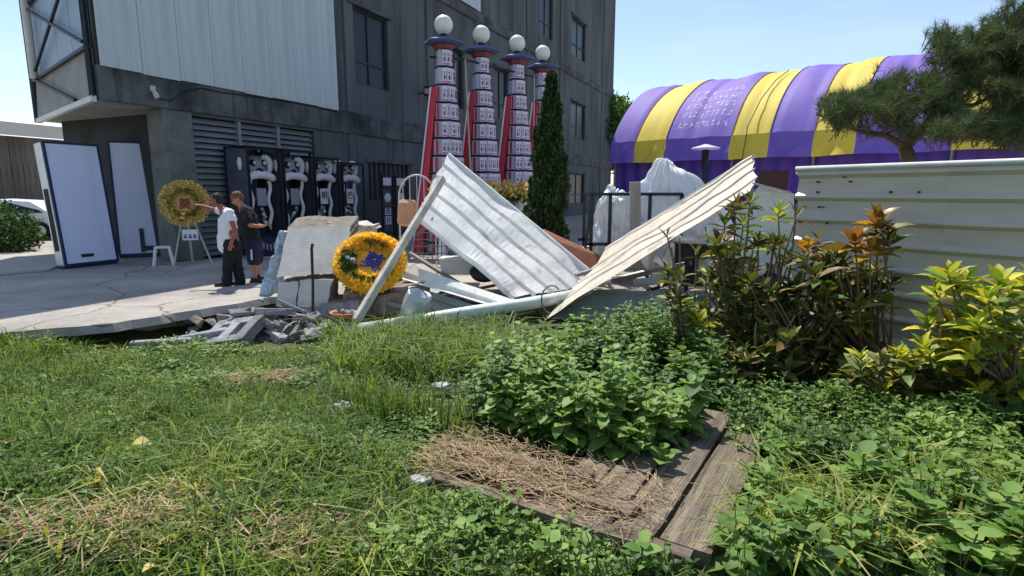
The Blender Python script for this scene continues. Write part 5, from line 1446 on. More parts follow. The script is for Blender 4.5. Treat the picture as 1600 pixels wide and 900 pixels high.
q = [at(432, 433, 9.0), at(531, 426, 9.0), at(546, 372, 9.4), at(548, 354, 9.55), at(448, 352, 9.55)]
tag(rock_slab(q, (.05, .32, .16), 1, .012).build('broken_wall_slab', ['concrete_block', 'concrete_core']), 'large pale broken concrete wall slab leaning back beside the yellow wreath', 'concrete slab')
q = [at(505, 364, 9.5), at(575, 372, 9.6), at(584, 352, 9.8), at(512, 350, 9.7)]
tag(rock_slab(q, (.05, .3, .03), 2, .02).build('broken_wall_top', ['concrete_core', 'concrete_block']), 'ragged brownish chunk along the top of the leaning concrete slab', 'concrete chunk')
q = [at(538, 432, 9.15), at(570, 440, 9.15), at(575, 372, 9.5), at(550, 368, 9.5)]
tag(rock_slab(q, (.05, .3, .05), 3, .03).build('broken_wall_end', ['concrete_core', 'concrete_core']), 'rough broken end of the wall behind the yellow wreath', 'concrete chunk')
q = [at(431, 478, 8.85), at(462, 482, 8.8), at(466, 440, 8.95), at(433, 440, 8.95)]
tag(rock_slab(q, (.02, .45, .03), 4, .012).build('footing_block', ['concrete_block', 'concrete_core']), 'left half of the cracked footing below the leaning slab', 'concrete block', 'cracked footing blocks')
q = [at(465, 480, 8.82), at(490, 486, 8.75), at(510, 476, 8.75), at(524, 440, 8.95), at(468, 438, 8.97)]
tag(rock_slab(q, (.02, .45, .03), 5, .015).build('footing_block', ['concrete_block', 'concrete_core']), 'right half of the cracked footing below the leaning slab', 'concrete block', 'cracked footing blocks')
q = [at(420, 520, 8.5), at(560, 520, 8.5), at(560, 470, 8.75), at(470, 478, 8.7)]
tag(rock_slab(q, (.0, .5, .02), 6, .03).build('buried_footing', ['cement_grey', 'concrete_core']), 'dark buried footing under the cracked blocks', 'concrete block')
p0 = at(489, 500, 8.6); p1 = at(487, 388, 8.75)
tag(MB().tube([p0, p0.lerp(p1, .5) + Vector((.01, 0, 0)), p1, p1 + Vector((.02, .0, .07))], .022, 7).build('rebar', 'rebar'), 'rusty upright steel bar in front of the leaning slab', 'rebar')
mb = MB(); a, b = at(440, 362, 9.5), at(418, 462, 9.0)
mb.grid(lambda u, v: a.lerp(b, u) + Vector((-.02 + .22 * v * (.3 + u) - .12 * u, .25 * v, 0)) + .05 * Vector(mnoise.noise_vector(Vector((u * 6, v * 5, 1)))), 22, 8)
tag(mb.build('blue_tarp', 'tarp_blue', smooth=True, recalc=False, solid=.004), 'crumpled blue and white tarpaulin at the left side of the leaning slab', 'tarpaulin')
for k, (px, py, Y, sz, rt, lab) in enumerate(((560, 470, 9.1, (.5, .4, .3), (10, 20, 15), 'dark brick lump under the left of the yellow wreath'), (605, 478, 9.2, (.5, .45, .35), (-12, 8, 50), 'dark brick lump under the right of the yellow wreath'), (640, 455, 9.5, (.6, .5, .4), (15, -10, 20), 'broken masonry lump behind the tin bucket'), (590, 440, 9.75, (.9, .4, .55), (8, 5, 5), 'broken masonry wall stump behind the yellow wreath'))):
    M = Matrix.Rotation(R(rt[2]), 3, 'Z') @ Matrix.Rotation(R(rt[1]), 3, 'Y') @ Matrix.Rotation(R(rt[0]), 3, 'X')
    mb = MB(); mb.box(at(px, py, Y), sz, M, jit=.05, rng=random.Random(k))
    tag(mb.build('masonry_lump', 'concrete_core', bevel=.02), lab, 'rubble', 'masonry lumps by the wreath')
# rubble heap in the ditch
rng = random.Random(77)
def chunk(px, py, Y, size, rot, lab, m='cement_grey', jit=.02):
    p = at(px, py, Y); M = (Matrix.Rotation(R(rot[2]), 3, 'Z') @ Matrix.Rotation(R(rot[1]), 3, 'Y') @ Matrix.Rotation(R(rot[0]), 3, 'X'))
    mb = MB(); mb.box(p, size, M, jit=jit, rng=rng)
    return tag(mb.build('rubble_piece', m, bevel=.012), lab, 'rubble', 'rubble pieces in the ditch')
# slab with slots (an old decorative block): frame of bars
bc = at(362, 518, 7.75)
t = thing('vent_block', bc, 'broken grey slotted cement block tipped up in the ditch', 'rubble', 'rubble pieces in the ditch', rot=(R(24), R(-10), R(-16)))
for x in (-.30, .0, .30): MB().box((x, 0, 0), (.16, .5, .1)).build('bar', 'cement_grey', t, local=True, bevel=.008)
for y in (-.22, .2): MB().box((0, y, .002), (.78, .14, .09)).build('bar', 'cement_grey', t, local=True, bevel=.008)
MB().box((0, -.02, -.08), (.72, .46, .05)).build('underside', 'concrete_core', t, local=True)
for k, a in enumerate(((430, 490, 8.3, (.55, .4, .1), (-20, 8, 25), 'pale flat cement plate at the top of the ditch rubble'),
          (448, 512, 8.2, (.3, .25, .2), (12, 30, 40), 'blocky cement lump below the flat plate'),
          (480, 500, 8.3, (.34, .22, .1), (-15, -20, 10), 'pale cement piece nearest the rusty bar'),
          (388, 487, 8.2, (.12, .5, .06), (0, 20, -50), 'narrow cement batten sticking up from the rubble'),
          (372, 492, 8.15, (.42, .09, .05), (0, -30, 35), 'slim pale batten leaning over the slotted block'),
          (405, 505, 8.0, (.35, .2, .07), (-25, 0, -15), 'flat grey shard right of the slotted block'),
          (440, 530, 7.8, (.22, .2, .12), (20, 15, 60), 'dark grey lump low in the rubble'),
          (470, 535, 7.9, (.26, .18, .1), (30, -10, 20), 'grey lump among the wires'),
          (495, 530, 8.0, (.24, .2, .12), (10, 25, -20), 'grey lump at the right end of the rubble'),
          (300, 528, 7.6, (.9, .1, .1), (0, -6, 24), 'long cement kerb piece half hidden in weeds'),
          (250, 537, 7.3, (.7, .12, .1), (0, 0, 20), 'low cement kerb piece left of the slotted block'),
          (460, 482, 8.4, (.5, .3, .07), (-30, 20, -12), 'tilted white plate against the footing'))):
    chunk(*a[:5], a[5])
for k in range(26):
    x, y = rng.uniform(300, 520), rng.uniform(486, 545)
    chunk(x, y, 8.15 - (y - 500) / 75, (rng.uniform(.1, .34), rng.uniform(.08, .22), rng.uniform(.03, .12)), (rng.uniform(-40, 40), rng.uniform(-40, 40), rng.uniform(0, 180)), 'small jagged %s fragment %s %s' % (('grey', 'brownish', 'pale', 'weathered')[k % 4], ('low in' if y > 522 else 'high in', 'the rubble')[0], 'the rubble ' + ('by the left kerb piece' if x < 340 else 'near the slotted block' if x < 395 else 'under the flat plate' if x < 455 else 'near the rusty bar')), ('cement_grey', 'concrete_core', 'cement_grey', 'timber_grey')[k % 4], .03)
bits = MB()
for k in range(420):
    x, y = rng.gauss(440, 55), rng.gauss(522, 17); p = at(x, y, 7.75 + (540 - y) / 60); s = rng.uniform(.015, .07)
    bits.box(p, (s * rng.uniform(.7, 2.2), s, s * .6), Matrix.Rotation(rng.uniform(0, 6), 3, 'Z') @ Matrix.Rotation(rng.uniform(-.7, .7), 3, 'X'), jit=s * .2, rng=rng)
tag(bits.build('rubble_crumbs', 'cement_grey'), 'small crumbs of broken cement in the ditch', 'rubble', None, 'stuff')
for k in range(9):
    p = at(rng.uniform(445, 480), rng.uniform(492, 512), 8.1); pts = [p]
    d = Vector((rng.uniform(-.2, .25), rng.uniform(-.15, .1), .08))
    for j in range(6): d = d + Vector((rng.uniform(-.06, .06), rng.uniform(-.05, .05), -.04)); pts.append(pts[-1] + d * .5)
    tag(MB().tube(pts, .006, 5).build('loose_wire', 'wire'), 'thin loose wire curling out of the rubble', 'wire', 'wires in the rubble')

# ------------------------------------------------------------------ cypress
b = at(852, 380, 13.2); b.z = 0
t = thing('cypress_tree', b, 'slender dark green cypress in front of the offering towers', 'tree')
MB().tube([b, b + Vector((0, 0, 2.2)), b + Vector((.1, 0, 4.2))], [.08, .05, .01], 8).build('trunk', 'bark', t)
rg = np.random.default_rng(6); n = 16000
z = rg.random(n) ** .9 * 4.2; prof = np.interp(z, [0, .4, 1.6, 2.8, 3.7, 4.35], [.32, .37, .37, .26, .12, .01])
a = rg.random(n) * 6.283
lump = 1 + .2 * np.sin(a * 3 + z * 4) + .18 * np.sin(a * 5 - z * 7) + .14 * np.sin(a * 2 + z * 11)
r = prof * lump * (.45 + .6 * rg.random(n) ** .5)
p = np.stack([b.x + .1 * z / 4 + r * np.cos(a), b.y + r * np.sin(a), z], 1)
d = np.stack([np.cos(a) * .35, np.sin(a) * .35, np.ones(n)], 1) + rg.normal(size=(n, 3)) * .3; d /= np.linalg.norm(d, axis=1)[:, None]
sd = np.cross(d, rg.normal(size=(n, 3))); sd /= np.linalg.norm(sd, axis=1)[:, None]
L = (.06 + .10 * rg.random(n))[:, None]
q = np.stack([p, p + d * L * .5 + sd * L * .2, p + d * L, p + d * L * .5 - sd * L * .2], 1).reshape(-1, 3); idx = np.arange(n)[:, None] * 4
np_mesh('crown', q, np.concatenate([idx + [0, 1, 2], idx + [0, 2, 3]]), 'cypress', np.repeat(rg.random(n), 4), t)

# ------------------------------------------------------------------ pine behind the fence
PY = 10.0
b = at(1424, 300, PY); b.z = 0
pine = thing('pine_tree', b, 'spreading dark pine tree rising behind the right fence', 'tree')
limbs = [([(1426, 520), (1424, 300), (1420, 250), (1414, 228)], [.16, .13, .12, .1], 0),
         ([(1414, 230), (1385, 212), (1345, 206), (1305, 190), (1275, 178)], [.07, .05, .035, .025, .01], -.3),
         ([(1416, 228), (1440, 205), (1475, 160), (1510, 120), (1560, 75), (1610, 20)], [.09, .08, .06, .05, .035, .02], .2),
         ([(1416, 226), (1425, 195), (1420, 165), (1410, 140)], [.06, .045, .03, .012], .5),
         ([(1445, 200), (1490, 195), (1550, 185), (1620, 170)], [.06, .05, .04, .02], -.4),
         ([(1470, 165), (1520, 165), (1570, 140), (1630, 110)], [.05, .04, .03, .02], .7),
         ([(1500, 195), (1540, 215), (1590, 225)], [.04, .025, .012], -.5)]
mb = MB()
for pts, rs, dy in limbs:
    mb.tube([at(x, y, PY + dy * i / max(1, len(pts) - 1)) for i, (x, y) in enumerate(pts)], rs, 8)
mb.build('trunk', 'bark', pine, smooth=True)
rng = random.Random(15); rg = np.random.default_rng(15)
blobs = [(1300, 178, 30, 18, 0), (1330, 182, 34, 20, -.2), (1365, 172, 36, 24, .1), (1395, 185, 30, 20, -.4), (1405, 150, 34, 26, .5), (1445, 160, 36, 24, .2), (1470, 120, 38, 30, .2), (1440, 200, 40, 16, -.4),
         (1500, 95, 36, 30, .3), (1535, 115, 44, 34, .1), (1560, 75, 42, 34, .2), (1600, 50, 44, 40, .2), (1590, 110, 50, 40, .5), (1500, 160, 44, 28, -.1), (1550, 170, 48, 28, -.3), (1600, 170, 50, 34, -.2),
         (1490, 205, 40, 18, -.5), (1545, 212, 44, 18, -.5), (1600, 215, 44, 20, -.4), (1640, 100, 60, 60, 0), (1650, 180, 60, 50, .3), (1340, 160, 22, 12, .1), (1480, 75, 18, 18, .3), (1380, 200, 40, 12, -.2)]
V, T_, K = [], [], []; base = 0; tw = MB()
for (x, y, rx, ry, dy) in blobs:
    rx *= 1.12; ry *= 1.12; nt = int(rx * ry / 15) + 10
    subs = []
    for k in range(max(5, int(rx * ry / 150))):
        ang = rng.uniform(0, 6.28); rr = math.sqrt(rng.random()); subs.append((x + rx * rr * math.cos(ang), y + ry * rr * math.sin(ang), PY + dy + rng.uniform(-.5, .5)))
    for k in range(nt):
        sx_, sy_, sY = subs[k % len(subs)]
        c = at(rng.gauss(sx_, 10), rng.gauss(sy_, 7), rng.gauss(sY, .13))
        d0 = Vector((rng.uniform(-.8, .8), rng.uniform(-.8, .5), rng.uniform(.2, 1.2))).normalized(); Lt = rng.uniform(.12, .26)
        tw.tube([c - d0 * .14, c + d0 * Lt], [.008, .003], 4, cap=False)
        m = 60
        tt = rg.random(m)[:, None]; o = np.array(c)[None] + np.array(d0)[None] * tt * Lt
        nd = rg.normal(size=(m, 3)); nd /= np.linalg.norm(nd, axis=1)[:, None]; nd = nd + np.array(d0)[None] * .75; nd /= np.linalg.norm(nd, axis=1)[:, None]
        sd = np.cross(nd, rg.normal(size=(m, 3))); sd /= np.linalg.norm(sd, axis=1)[:, None]
        Ln = (.10 + .11 * rg.random(m))[:, None]
        V.append(np.stack([o - sd * .0035, o + sd * .0035, o + nd * Ln], 1).reshape(-1, 3)); T_.append(base + np.arange(m * 3).reshape(-1, 3)); base += m * 3
        K.append(np.repeat(np.clip(rg.random(m) * .6 + rng.random() * .4, 0, 1), 3))
np_mesh('crown', np.concatenate(V), np.concatenate(T_), 'pine', np.concatenate(K), pine)
tw.build('twigs', 'bark', pine)

# ------------------------------------------------------------------ crotons
def leaf_obj_mesh(name, tmpl, m):
    me = bpy.data.meshes.new(name); me.from_pydata([tuple(v) for v in tmpl], [], [tuple(f) for f in LEAF_F]); me.materials.append(MATS[m])
    me.polygons.foreach_set('use_smooth', [True] * len(me.polygons)); me.update(); return me
CM = {k: leaf_obj_mesh('leaf', LANCE_T * np.array([1, w, 1]), m) for k, m, w in (('d', 'croton_dark', 1.0), ('y', 'croton_yellow', 1.0), ('o', 'croton_orange', 1.25), ('n', 'croton_dark', .5), ('b', 'croton_yellow', .55))}
def croton(base_px, Y, tips, low, lab, seed, size=.2, lowkind='d'):
    rg = random.Random(seed)
    tips = tips + [(rg.uniform(low[0], low[1]), rg.uniform(low[2] - 40, low[3]), '-', 0) for _ in range(5)]
    b = at(base_px[0], base_px[1], Y); b.z = gz(b.x, b.y)
    t = thing('croton_shrub', b, lab, 'shrub', 'croton shrubs along the fence')
    alltips = [(at(x, y, Y + rg.uniform(-.25, .25)), k, n, 1.0) for x, y, k, n in tips]
    for i in range(low[4]):
        x, y = rg.uniform(low[0], low[1]), rg.uniform(low[2], low[3])
        alltips.append((at(x, y, Y + rg.uniform(-.45, .35)), lowkind if rg.random() < .8 else ('n', 'y', 'n')[i % 3], rg.randint(8, 11), rg.uniform(.75, 1.05)))
    for tip, kind, n, sc in alltips:
        o0 = b + Vector((rg.uniform(-.12, .12), rg.uniform(-.08, .08), -.02))
        mid = o0.lerp(tip, .5) + Vector((rg.uniform(-.06, .06), rg.uniform(-.06, .06), rg.uniform(-.02, .08)))
        MB().tube([o0, mid, o0.lerp(tip, .8) + Vector((rg.uniform(-.02, .02), 0, 0)), tip], [.016, .013, .010, .007], 6, cap=False).build('stem', 'stem_brown', t, smooth=True)
        if kind == '-': continue
        for k in range(n):
            yaw = k * 2.4 + rg.uniform(-.3, .3); f = k / n
            pit = R(72 - 85 * f + rg.uniform(-14, 14)); s = size * sc * (.6 + .5 * min(1, f * 1.6)) * rg.uniform(.85, 1.15)
            pos = tip - (tip - mid).normalized() * (f * .12 * sc)
            Mx = leaf_mats(None, np.array([yaw]), np.array([pit]), np.array([s]), np.array([s * rg.uniform(.85, 1.15)]), np.array([rg.uniform(-.5, .5)]))[0]
            M4 = Matrix([[*Mx[0], pos.x - b.x], [*Mx[1], pos.y - b.y], [*Mx[2], pos.z - b.z], [0, 0, 0, 1]])
            inst(CM[kind], 'leaf', t, M=M4)
    return t
croton((1085, 575), 6.2, [(1042, 368, 'n', 4), (1062, 372, '-', 0), (1088, 392, 'n', 6), (1072, 470, 'y', 9), (1100, 480, 'd', 9)], (1040, 1135, 420, 610, 26), 'left end croton with bare upright stems beside the slanting cream sheet', 1, .21)
croton((1150, 590), 6.4, [(1150, 318, 'n', 15), (1172, 312, 'n', 12), (1132, 345, 'n', 14), (1162, 345, 'b', 12), (1118, 385, 'n', 10), (1140, 400, 'd', 12), (1148, 480, 'd', 10)], (1095, 1215, 370, 610, 26), 'tall croton with narrow grey green tufts in front of the maroon sheet', 2, .23)
croton((1225, 600), 6.2, [(1216, 330, 'b', 14), (1243, 330, 'n', 6), (1207, 378, 'b', 10), (1262, 385, 'o', 12), (1278, 372, 'n', 8), (1290, 410, 'd', 11), (1218, 470, 'y', 9)], (1180, 1310, 390, 630, 26), 'dense dark croton with one bright green tip, middle of the row', 3, .23)
croton((1372, 600), 5.9, [(1368, 340, 'o', 13), (1378, 352, 'd', 10), (1335, 375, 'o', 13), (1360, 385, 'o', 12), (1392, 375, 'd', 10), (1350, 430, 'y', 9), (1375, 450, 'd', 9), (1345, 500, 'y', 10), (1330, 460, 'd', 9)], (1270, 1390, 420, 600, 22), 'tall croton with orange and dark broad leaves against the fence', 4, .25)
croton((1365, 655), 5.0, [(1375, 585, 'y', 15), (1385, 612, 'b', 14), (1325, 585, 'd', 12), (1345, 560, 'y', 12), (1410, 580, 'y', 11), (1310, 615, 'd', 11), (1430, 605, 'd', 10), (1400, 630, 'y', 12), (1340, 625, 'y', 12)], (1290, 1440, 560, 650, 12), 'low yellow green croton rosettes below the tall orange one', 5, .21, 'd')
croton((1525, 680), 4.9, [(1482, 428, 'y', 14), (1510, 440, 'b', 14), (1462, 455, 'y', 12), (1540, 470, 'y', 12), (1585, 455, 'y', 13), (1555, 505, 'y', 13), (1600, 520, 'y', 13), (1500, 500, 'y', 12), (1470, 520, 'y', 12), (1525, 540, 'y', 12), (1580, 560, 'y', 13), (1495, 575, 'y', 12), (1550, 600, 'y', 12), (1600, 620, 'y', 12), (1460, 590, 'd', 11)], (1445, 1625, 450, 670, 16), 'bright yellow croton bush at the right edge of the picture', 6, .26, 'y')
croton((1175, 640), 5.6, [(1150, 560, 'd', 10), (1195, 545, 'd', 10), (1245, 560, 'd', 10), (1280, 540, 'd', 9)], (1120, 1310, 520, 640, 26), 'low dark croton thicket in the shade under the middle row', 7, .22)

croton((1260, 600), 6.0, [(1300, 445, 'd', 10), (1245, 440, 'd', 10), (1190, 450, 'd', 9), (1310, 490, 'y', 9)], (1160, 1320, 440, 600, 24), 'tangled dark croton just behind the low thicket', 8, .22)
croton((1170, 590), 6.5, [(1185, 370, 'n', 10), (1120, 420, 'd', 9), (1235, 400, 'd', 9)], (1090, 1260, 370, 520, 26), 'croton at the back of the row, reaching up to the propped board', 9, .2)
croton((1330, 600), 6.2, [(1318, 400, 'd', 10), (1300, 430, 'n', 9)], (1270, 1400, 400, 560, 18), 'croton close against the fence behind the orange leaved one', 10, .21)
croton((1590, 690), 4.7, [(1560, 440, 'y', 13), (1610, 430, 'y', 13), (1535, 500, 'y', 12)], (1500, 1650, 450, 690, 22), 'second yellow croton cut by the right edge of the picture', 11, .24, 'y')
croton((1455, 665), 5.0, [(1450, 500, 'y', 12), (1475, 550, 'b', 12), (1430, 560, 'y', 12), (1465, 610, 'y', 12), (1420, 625, 'y', 12)], (1395, 1510, 520, 660, 14), 'yellow green croton filling the gap between the low rosettes and the right bush', 12, .22, 'y')

# ------------------------------------------------------------------ old planks in the grass
PO = Vector((.95, 2.50)); pd = Vector((.53, .848)).normalized(); pl = Vector((-.85, .527)).normalized()
def PP(a, l, z): q = PO + pd * a + pl * l; return Vector((q.x, q.y, z))
planks = thing('plank_platform', PP(.9, .4, gz(1.2, 3.4)), 'weathered grey wooden planks lying in the weeds at bottom centre', 'platform')
rng = random.Random(50)
def plank(a0, a1, l0, l1, z0, z1, tilt=0.0, along='a'):
    mb = MB(); n = 14; V = []
    for i in range(n + 1):
        f = i / n
        if along == 'a': pts = [(a0 + (a1 - a0) * f, l0), (a0 + (a1 - a0) * f, l1)]
        else: pts = [(a0, l0 + (l1 - l0) * f), (a1, l0 + (l1 - l0) * f)]
        e = (rng.uniform(-.03, .03) if i in (0, n) else 0)
        for z in (z0, z1):
            for k, (a, l) in enumerate(pts):
                w = .006 * mnoise.noise(Vector((a * 6, l * 6, z * 9 + k * 5)))
                q = PP(a + w + (e if along == 'a' else 0), l + w * 1.4 + (e if along != 'a' else 0), z + tilt * f + .008 * mnoise.noise(Vector((a * 3, l * 3, 7))))
                V.append(q)
    F = [(0, 1, 3, 2), (n * 4 + 2, n * 4 + 3, n * 4 + 1, n * 4)]
    for i in range(n):
        b = i * 4; c = b + 4
        F += [(b, c, c + 1, b + 1), (b + 1, c + 1, c + 3, b + 3), (b + 3, c + 3, c + 2, b + 2), (b + 2, c + 2, c, b)]
    mb.add(V, F); return mb
for l0, l1, a1, dz in ((.0, .25, 1.55, .0), (.285, .50, 1.9, -.012), (.525, .74, 2.0, -.02), (.765, .97, 1.9, -.03)):
    plank(.0 + rng.uniform(0, .03), a1, l0, l1, -.10 + dz, -.005 + dz, .0).build('plank', 'old_plank', planks)
tb1 = plank(-.10, -.015, .05, 1.75, -.14, .0, -.02, 'l').build('timber', 'old_timber'); tag(tb1, 'front long old timber half buried under dry straw', 'timber', 'old timbers')
tb2 = plank(.30, .41, .80, 1.80, -.10, .03, -.04, 'l').build('timber', 'old_timber'); tag(tb2, 'rear long old timber leading from the planks to a dark hole', 'timber', 'old timbers')
tb3 = plank(.10, .24, .45, 1.6, -.08, .02, -.02, 'l').build('timber', 'old_timber'); tag(tb3, 'middle old timber mostly covered with dry straw', 'timber', 'old timbers')

# ------------------------------------------------------------------ weeds and grass
def gpoly(pts, z=-.15): return [(lambda p: (p.x, p.y))(on(x, y, z)) for x, y in pts]
EXCL = [[(PP(a, l, 0).x, PP(a, l, 0).y) for a, l in ((-.14, -.06), (1.35, -.06), (1.25, .42), (.75, .72), (.5, .95), (.46, 1.9), (-.14, 1.85))],
        gpoly([(330, 545), (490, 543), (525, 512), (560, 470), (420, 460), (330, 475), (200, 505), (225, 524)], -.3)]
def clear(x, y): return not any(in_poly(x, y, e) for e in EXCL) and not (y > 6.4 and slab_side(x, y))
def slab_side(x, y):
    for a, b in zip(EDGE[:-1], EDGE[1:]):
        if a.x <= x <= b.x and b.x > a.x:
            return y > a.y + (b.y - a.y) * (x - a.x) / (b.x - a.x) - .04
    return False
class Weeds:
    def __init__(s): s.tone = 0; s.o = []; s.yaw = []; s.p = []; s.sz = []; s.r = []; s.stem = MB()
    def plant(s, x, y, h, leaf, rg, lean=.2, n=None, stems=True, z=None):
        b = Vector((x, y, gz(x, y) if z is None else z)); d = Vector((rg.uniform(-lean, lean), rg.uniform(-lean, lean) - lean * .3, 1)).normalized()
        m = n or max(2, int(h / .06)); ph = rg.uniform(0, 3.14); tone = rg.random()
        if stems: s.stem.tube([b, b + d * h * .5 + Vector((rg.uniform(-.02, .02), 0, 0)), b + d * h], [.005, .004, .002], 4, cap=False)
        for k in range(m):
            f = (k + 1) / m; c = b + d * h * f
            for q in (0, 1):
                s.o.append(tuple(c)); s.yaw.append(ph + q * math.pi + k * 1.57 + rg.uniform(-.35, .35)); s.p.append(R(rg.uniform(-28, 22) + (28 if k == m - 1 else 0)))
                s.sz.append(leaf * (1.05 - .55 * abs(f - .45)) * rg.uniform(.75, 1.2) * (.7 if k == m - 1 else 1)); s.r.append(min(1, max(0, s.tone + .4 * tone + .5 * rg.random())))
    def build(s, name, lab):
        t = thing(name, Vector((s.o[0][0], s.o[0][1], 0)), lab, 'weeds'); tag(t, kind='stuff')
        o = np.array(s.o); sz = np.array(s.sz)
        Mx = leaf_mats(o, np.array(s.yaw), np.array(s.p), sz, sz * .82)
        tag(leaf_mesh('leaves', o, Mx, LEAF_T, np.array(s.r), 'weed_mass', t), kind='stuff')
        if s.stem.v: tag(s.stem.build('stems', 'stem', t, recalc=False), kind='stuff')
def patch(poly, n, hmin, hmax, leaf, seed, name, lab, stems=True, lean=.2, z=-.15, centre=None):
    rg = random.Random(seed); w = Weeds(); pol = gpoly(poly, z)
    ctr = [(c, rg.uniform(.22, .5), rg.choice((.6, .8, 1, 1.25, 1.5)), rg.uniform(-.3, .35)) for c in scatter(pol, max(6, n // 26), rg)]
    for x, y in scatter(pol, n, rg):
        if not clear(x, y): continue
        c, rad, ls, tn = min(ctr, key=lambda q: ((q[0][0] - x) ** 2 + (q[0][1] - y) ** 2) / q[1] ** 2)
        f = max(0, 1 - math.hypot(c[0] - x, c[1] - y) / rad / 1.4)
        h = hmin * .6 + (hmax * 1.25 - hmin * .6) * f * rg.uniform(.7, 1.1)
        if f < .12 and rg.random() < .5: continue
        w.tone = tn
        w.plant(x, y, h, ls * leaf * rg.choice((.7, .9, 1.1)) * rg.uniform(.85, 1.15), rg, lean, stems=stems)
    w.build(name, lab)
patch([(755, 690), (740, 640), (800, 560), (900, 520), (1060, 520), (1120, 560), (1115, 640), (1090, 700), (1040, 770), (960, 760), (880, 725)], 720, .24, .62, .11, 1, 'weed_mound', 'dense mound of broad leaved weeds behind the planks')
patch([(850, 520), (1090, 505), (1130, 560), (1000, 580), (860, 560)], 380, .3, .66, .075, 2, 'weed_thicket', 'dark thicket of weeds at the foot of the slanting sheet')
patch([(560, 900), (640, 830), (700, 790), (840, 840), (960, 880), (1080, 890), (1090, 940), (560, 940)], 260, .06, .17, .07, 3, 'weed_fringe', 'leafy weed fringe along the bottom edge in front of the timbers')
patch([(520, 730), (540, 650), (640, 640), (690, 690), (640, 740), (640, 790), (540, 790)], 420, .06, .16, .05, 4, 'low_weeds', 'low bright green weeds left of the timbers', False)
patch([(170, 620), (140, 530), (225, 530), (330, 548), (500, 545), (535, 520), (560, 640), (420, 640), (300, 650)], 1300, .05, .17, .06, 5, 'clover_patch', 'bright low leafy patch in front of the rubble', False, z=-.36)
patch([(300, 720), (420, 690), (520, 690), (520, 760), (340, 760)], 380, .05, .12, .045, 6, 'lawn_weeds', 'small leafy weeds in the middle of the lawn', False)
patch([(1150, 780), (1180, 710), (1330, 740), (1600, 770), (1640, 800), (1640, 960), (1130, 960), (1130, 880)], 310, .10, .32, .125, 7, 'weed_carpet', 'large leaved weeds filling the bottom right corner')
patch([(1120, 640), (1150, 760), (1330, 780), (1460, 790), (1640, 790), (1640, 690), (1400, 640), (1100, 600)], 900, .10, .24, .075, 8, 'shaded_weeds', 'shaded weeds under the croton shrubs')
patch([(560, 560), (700, 520), (860, 530), (820, 620), (740, 650), (600, 640)], 500, .08, .24, .05, 9, 'weed_understory', 'small weeds between the tall grass and the mound', False)
patch([(30, 560), (60, 500), (200, 520), (260, 545), (150, 580)], 260, .08, .2, .06, 10, 'edge_weeds', 'leafy weeds along the left part of the yard edge', False, z=-.3)
# single large plants one can point at
WL = leaf_obj_mesh('leaf', LEAF_T, 'weed_leaf')
def weed_plant(px, py, h, leaf, pairs, lab, seed, grp=None):
    rg = random.Random(seed); g = on(px, py, -.15); z0 = gz(g.x, g.y); g = on(px, py, z0)
    b = Vector((g.x, g.y, z0)); t = thing('weed_plant', b, lab, 'weed', grp)
    d = Vector((rg.uniform(-.15, .15), rg.uniform(-.2, .05), 1)).normalized()
    MB().tube([b, b + d * h], [.007, .004], 6, cap=False).build('stem', 'stem', t, smooth=True)
    ph = rg.uniform(0, 3)
    for k in range(pairs):
        f = .35 + .65 * (k + 1) / pairs
        for q in (0, 1):
            s = leaf * (1.15 - .5 * (k / max(1, pairs - 1))) * rg.uniform(.85, 1.15)
            Mx = leaf_mats(None, np.array([ph + q * math.pi + k * 1.57 + rg.uniform(-.2, .2)]), np.array([R(rg.uniform(-12, 18) + 12 * f)]), np.array([s]), np.array([s * 1.0]))[0]
            p = d * h * f
            inst(WL, 'leaf', t, M=Matrix([[*Mx[0], p.x], [*Mx[1], p.y], [*Mx[2], p.z], [0, 0, 0, 1]]))
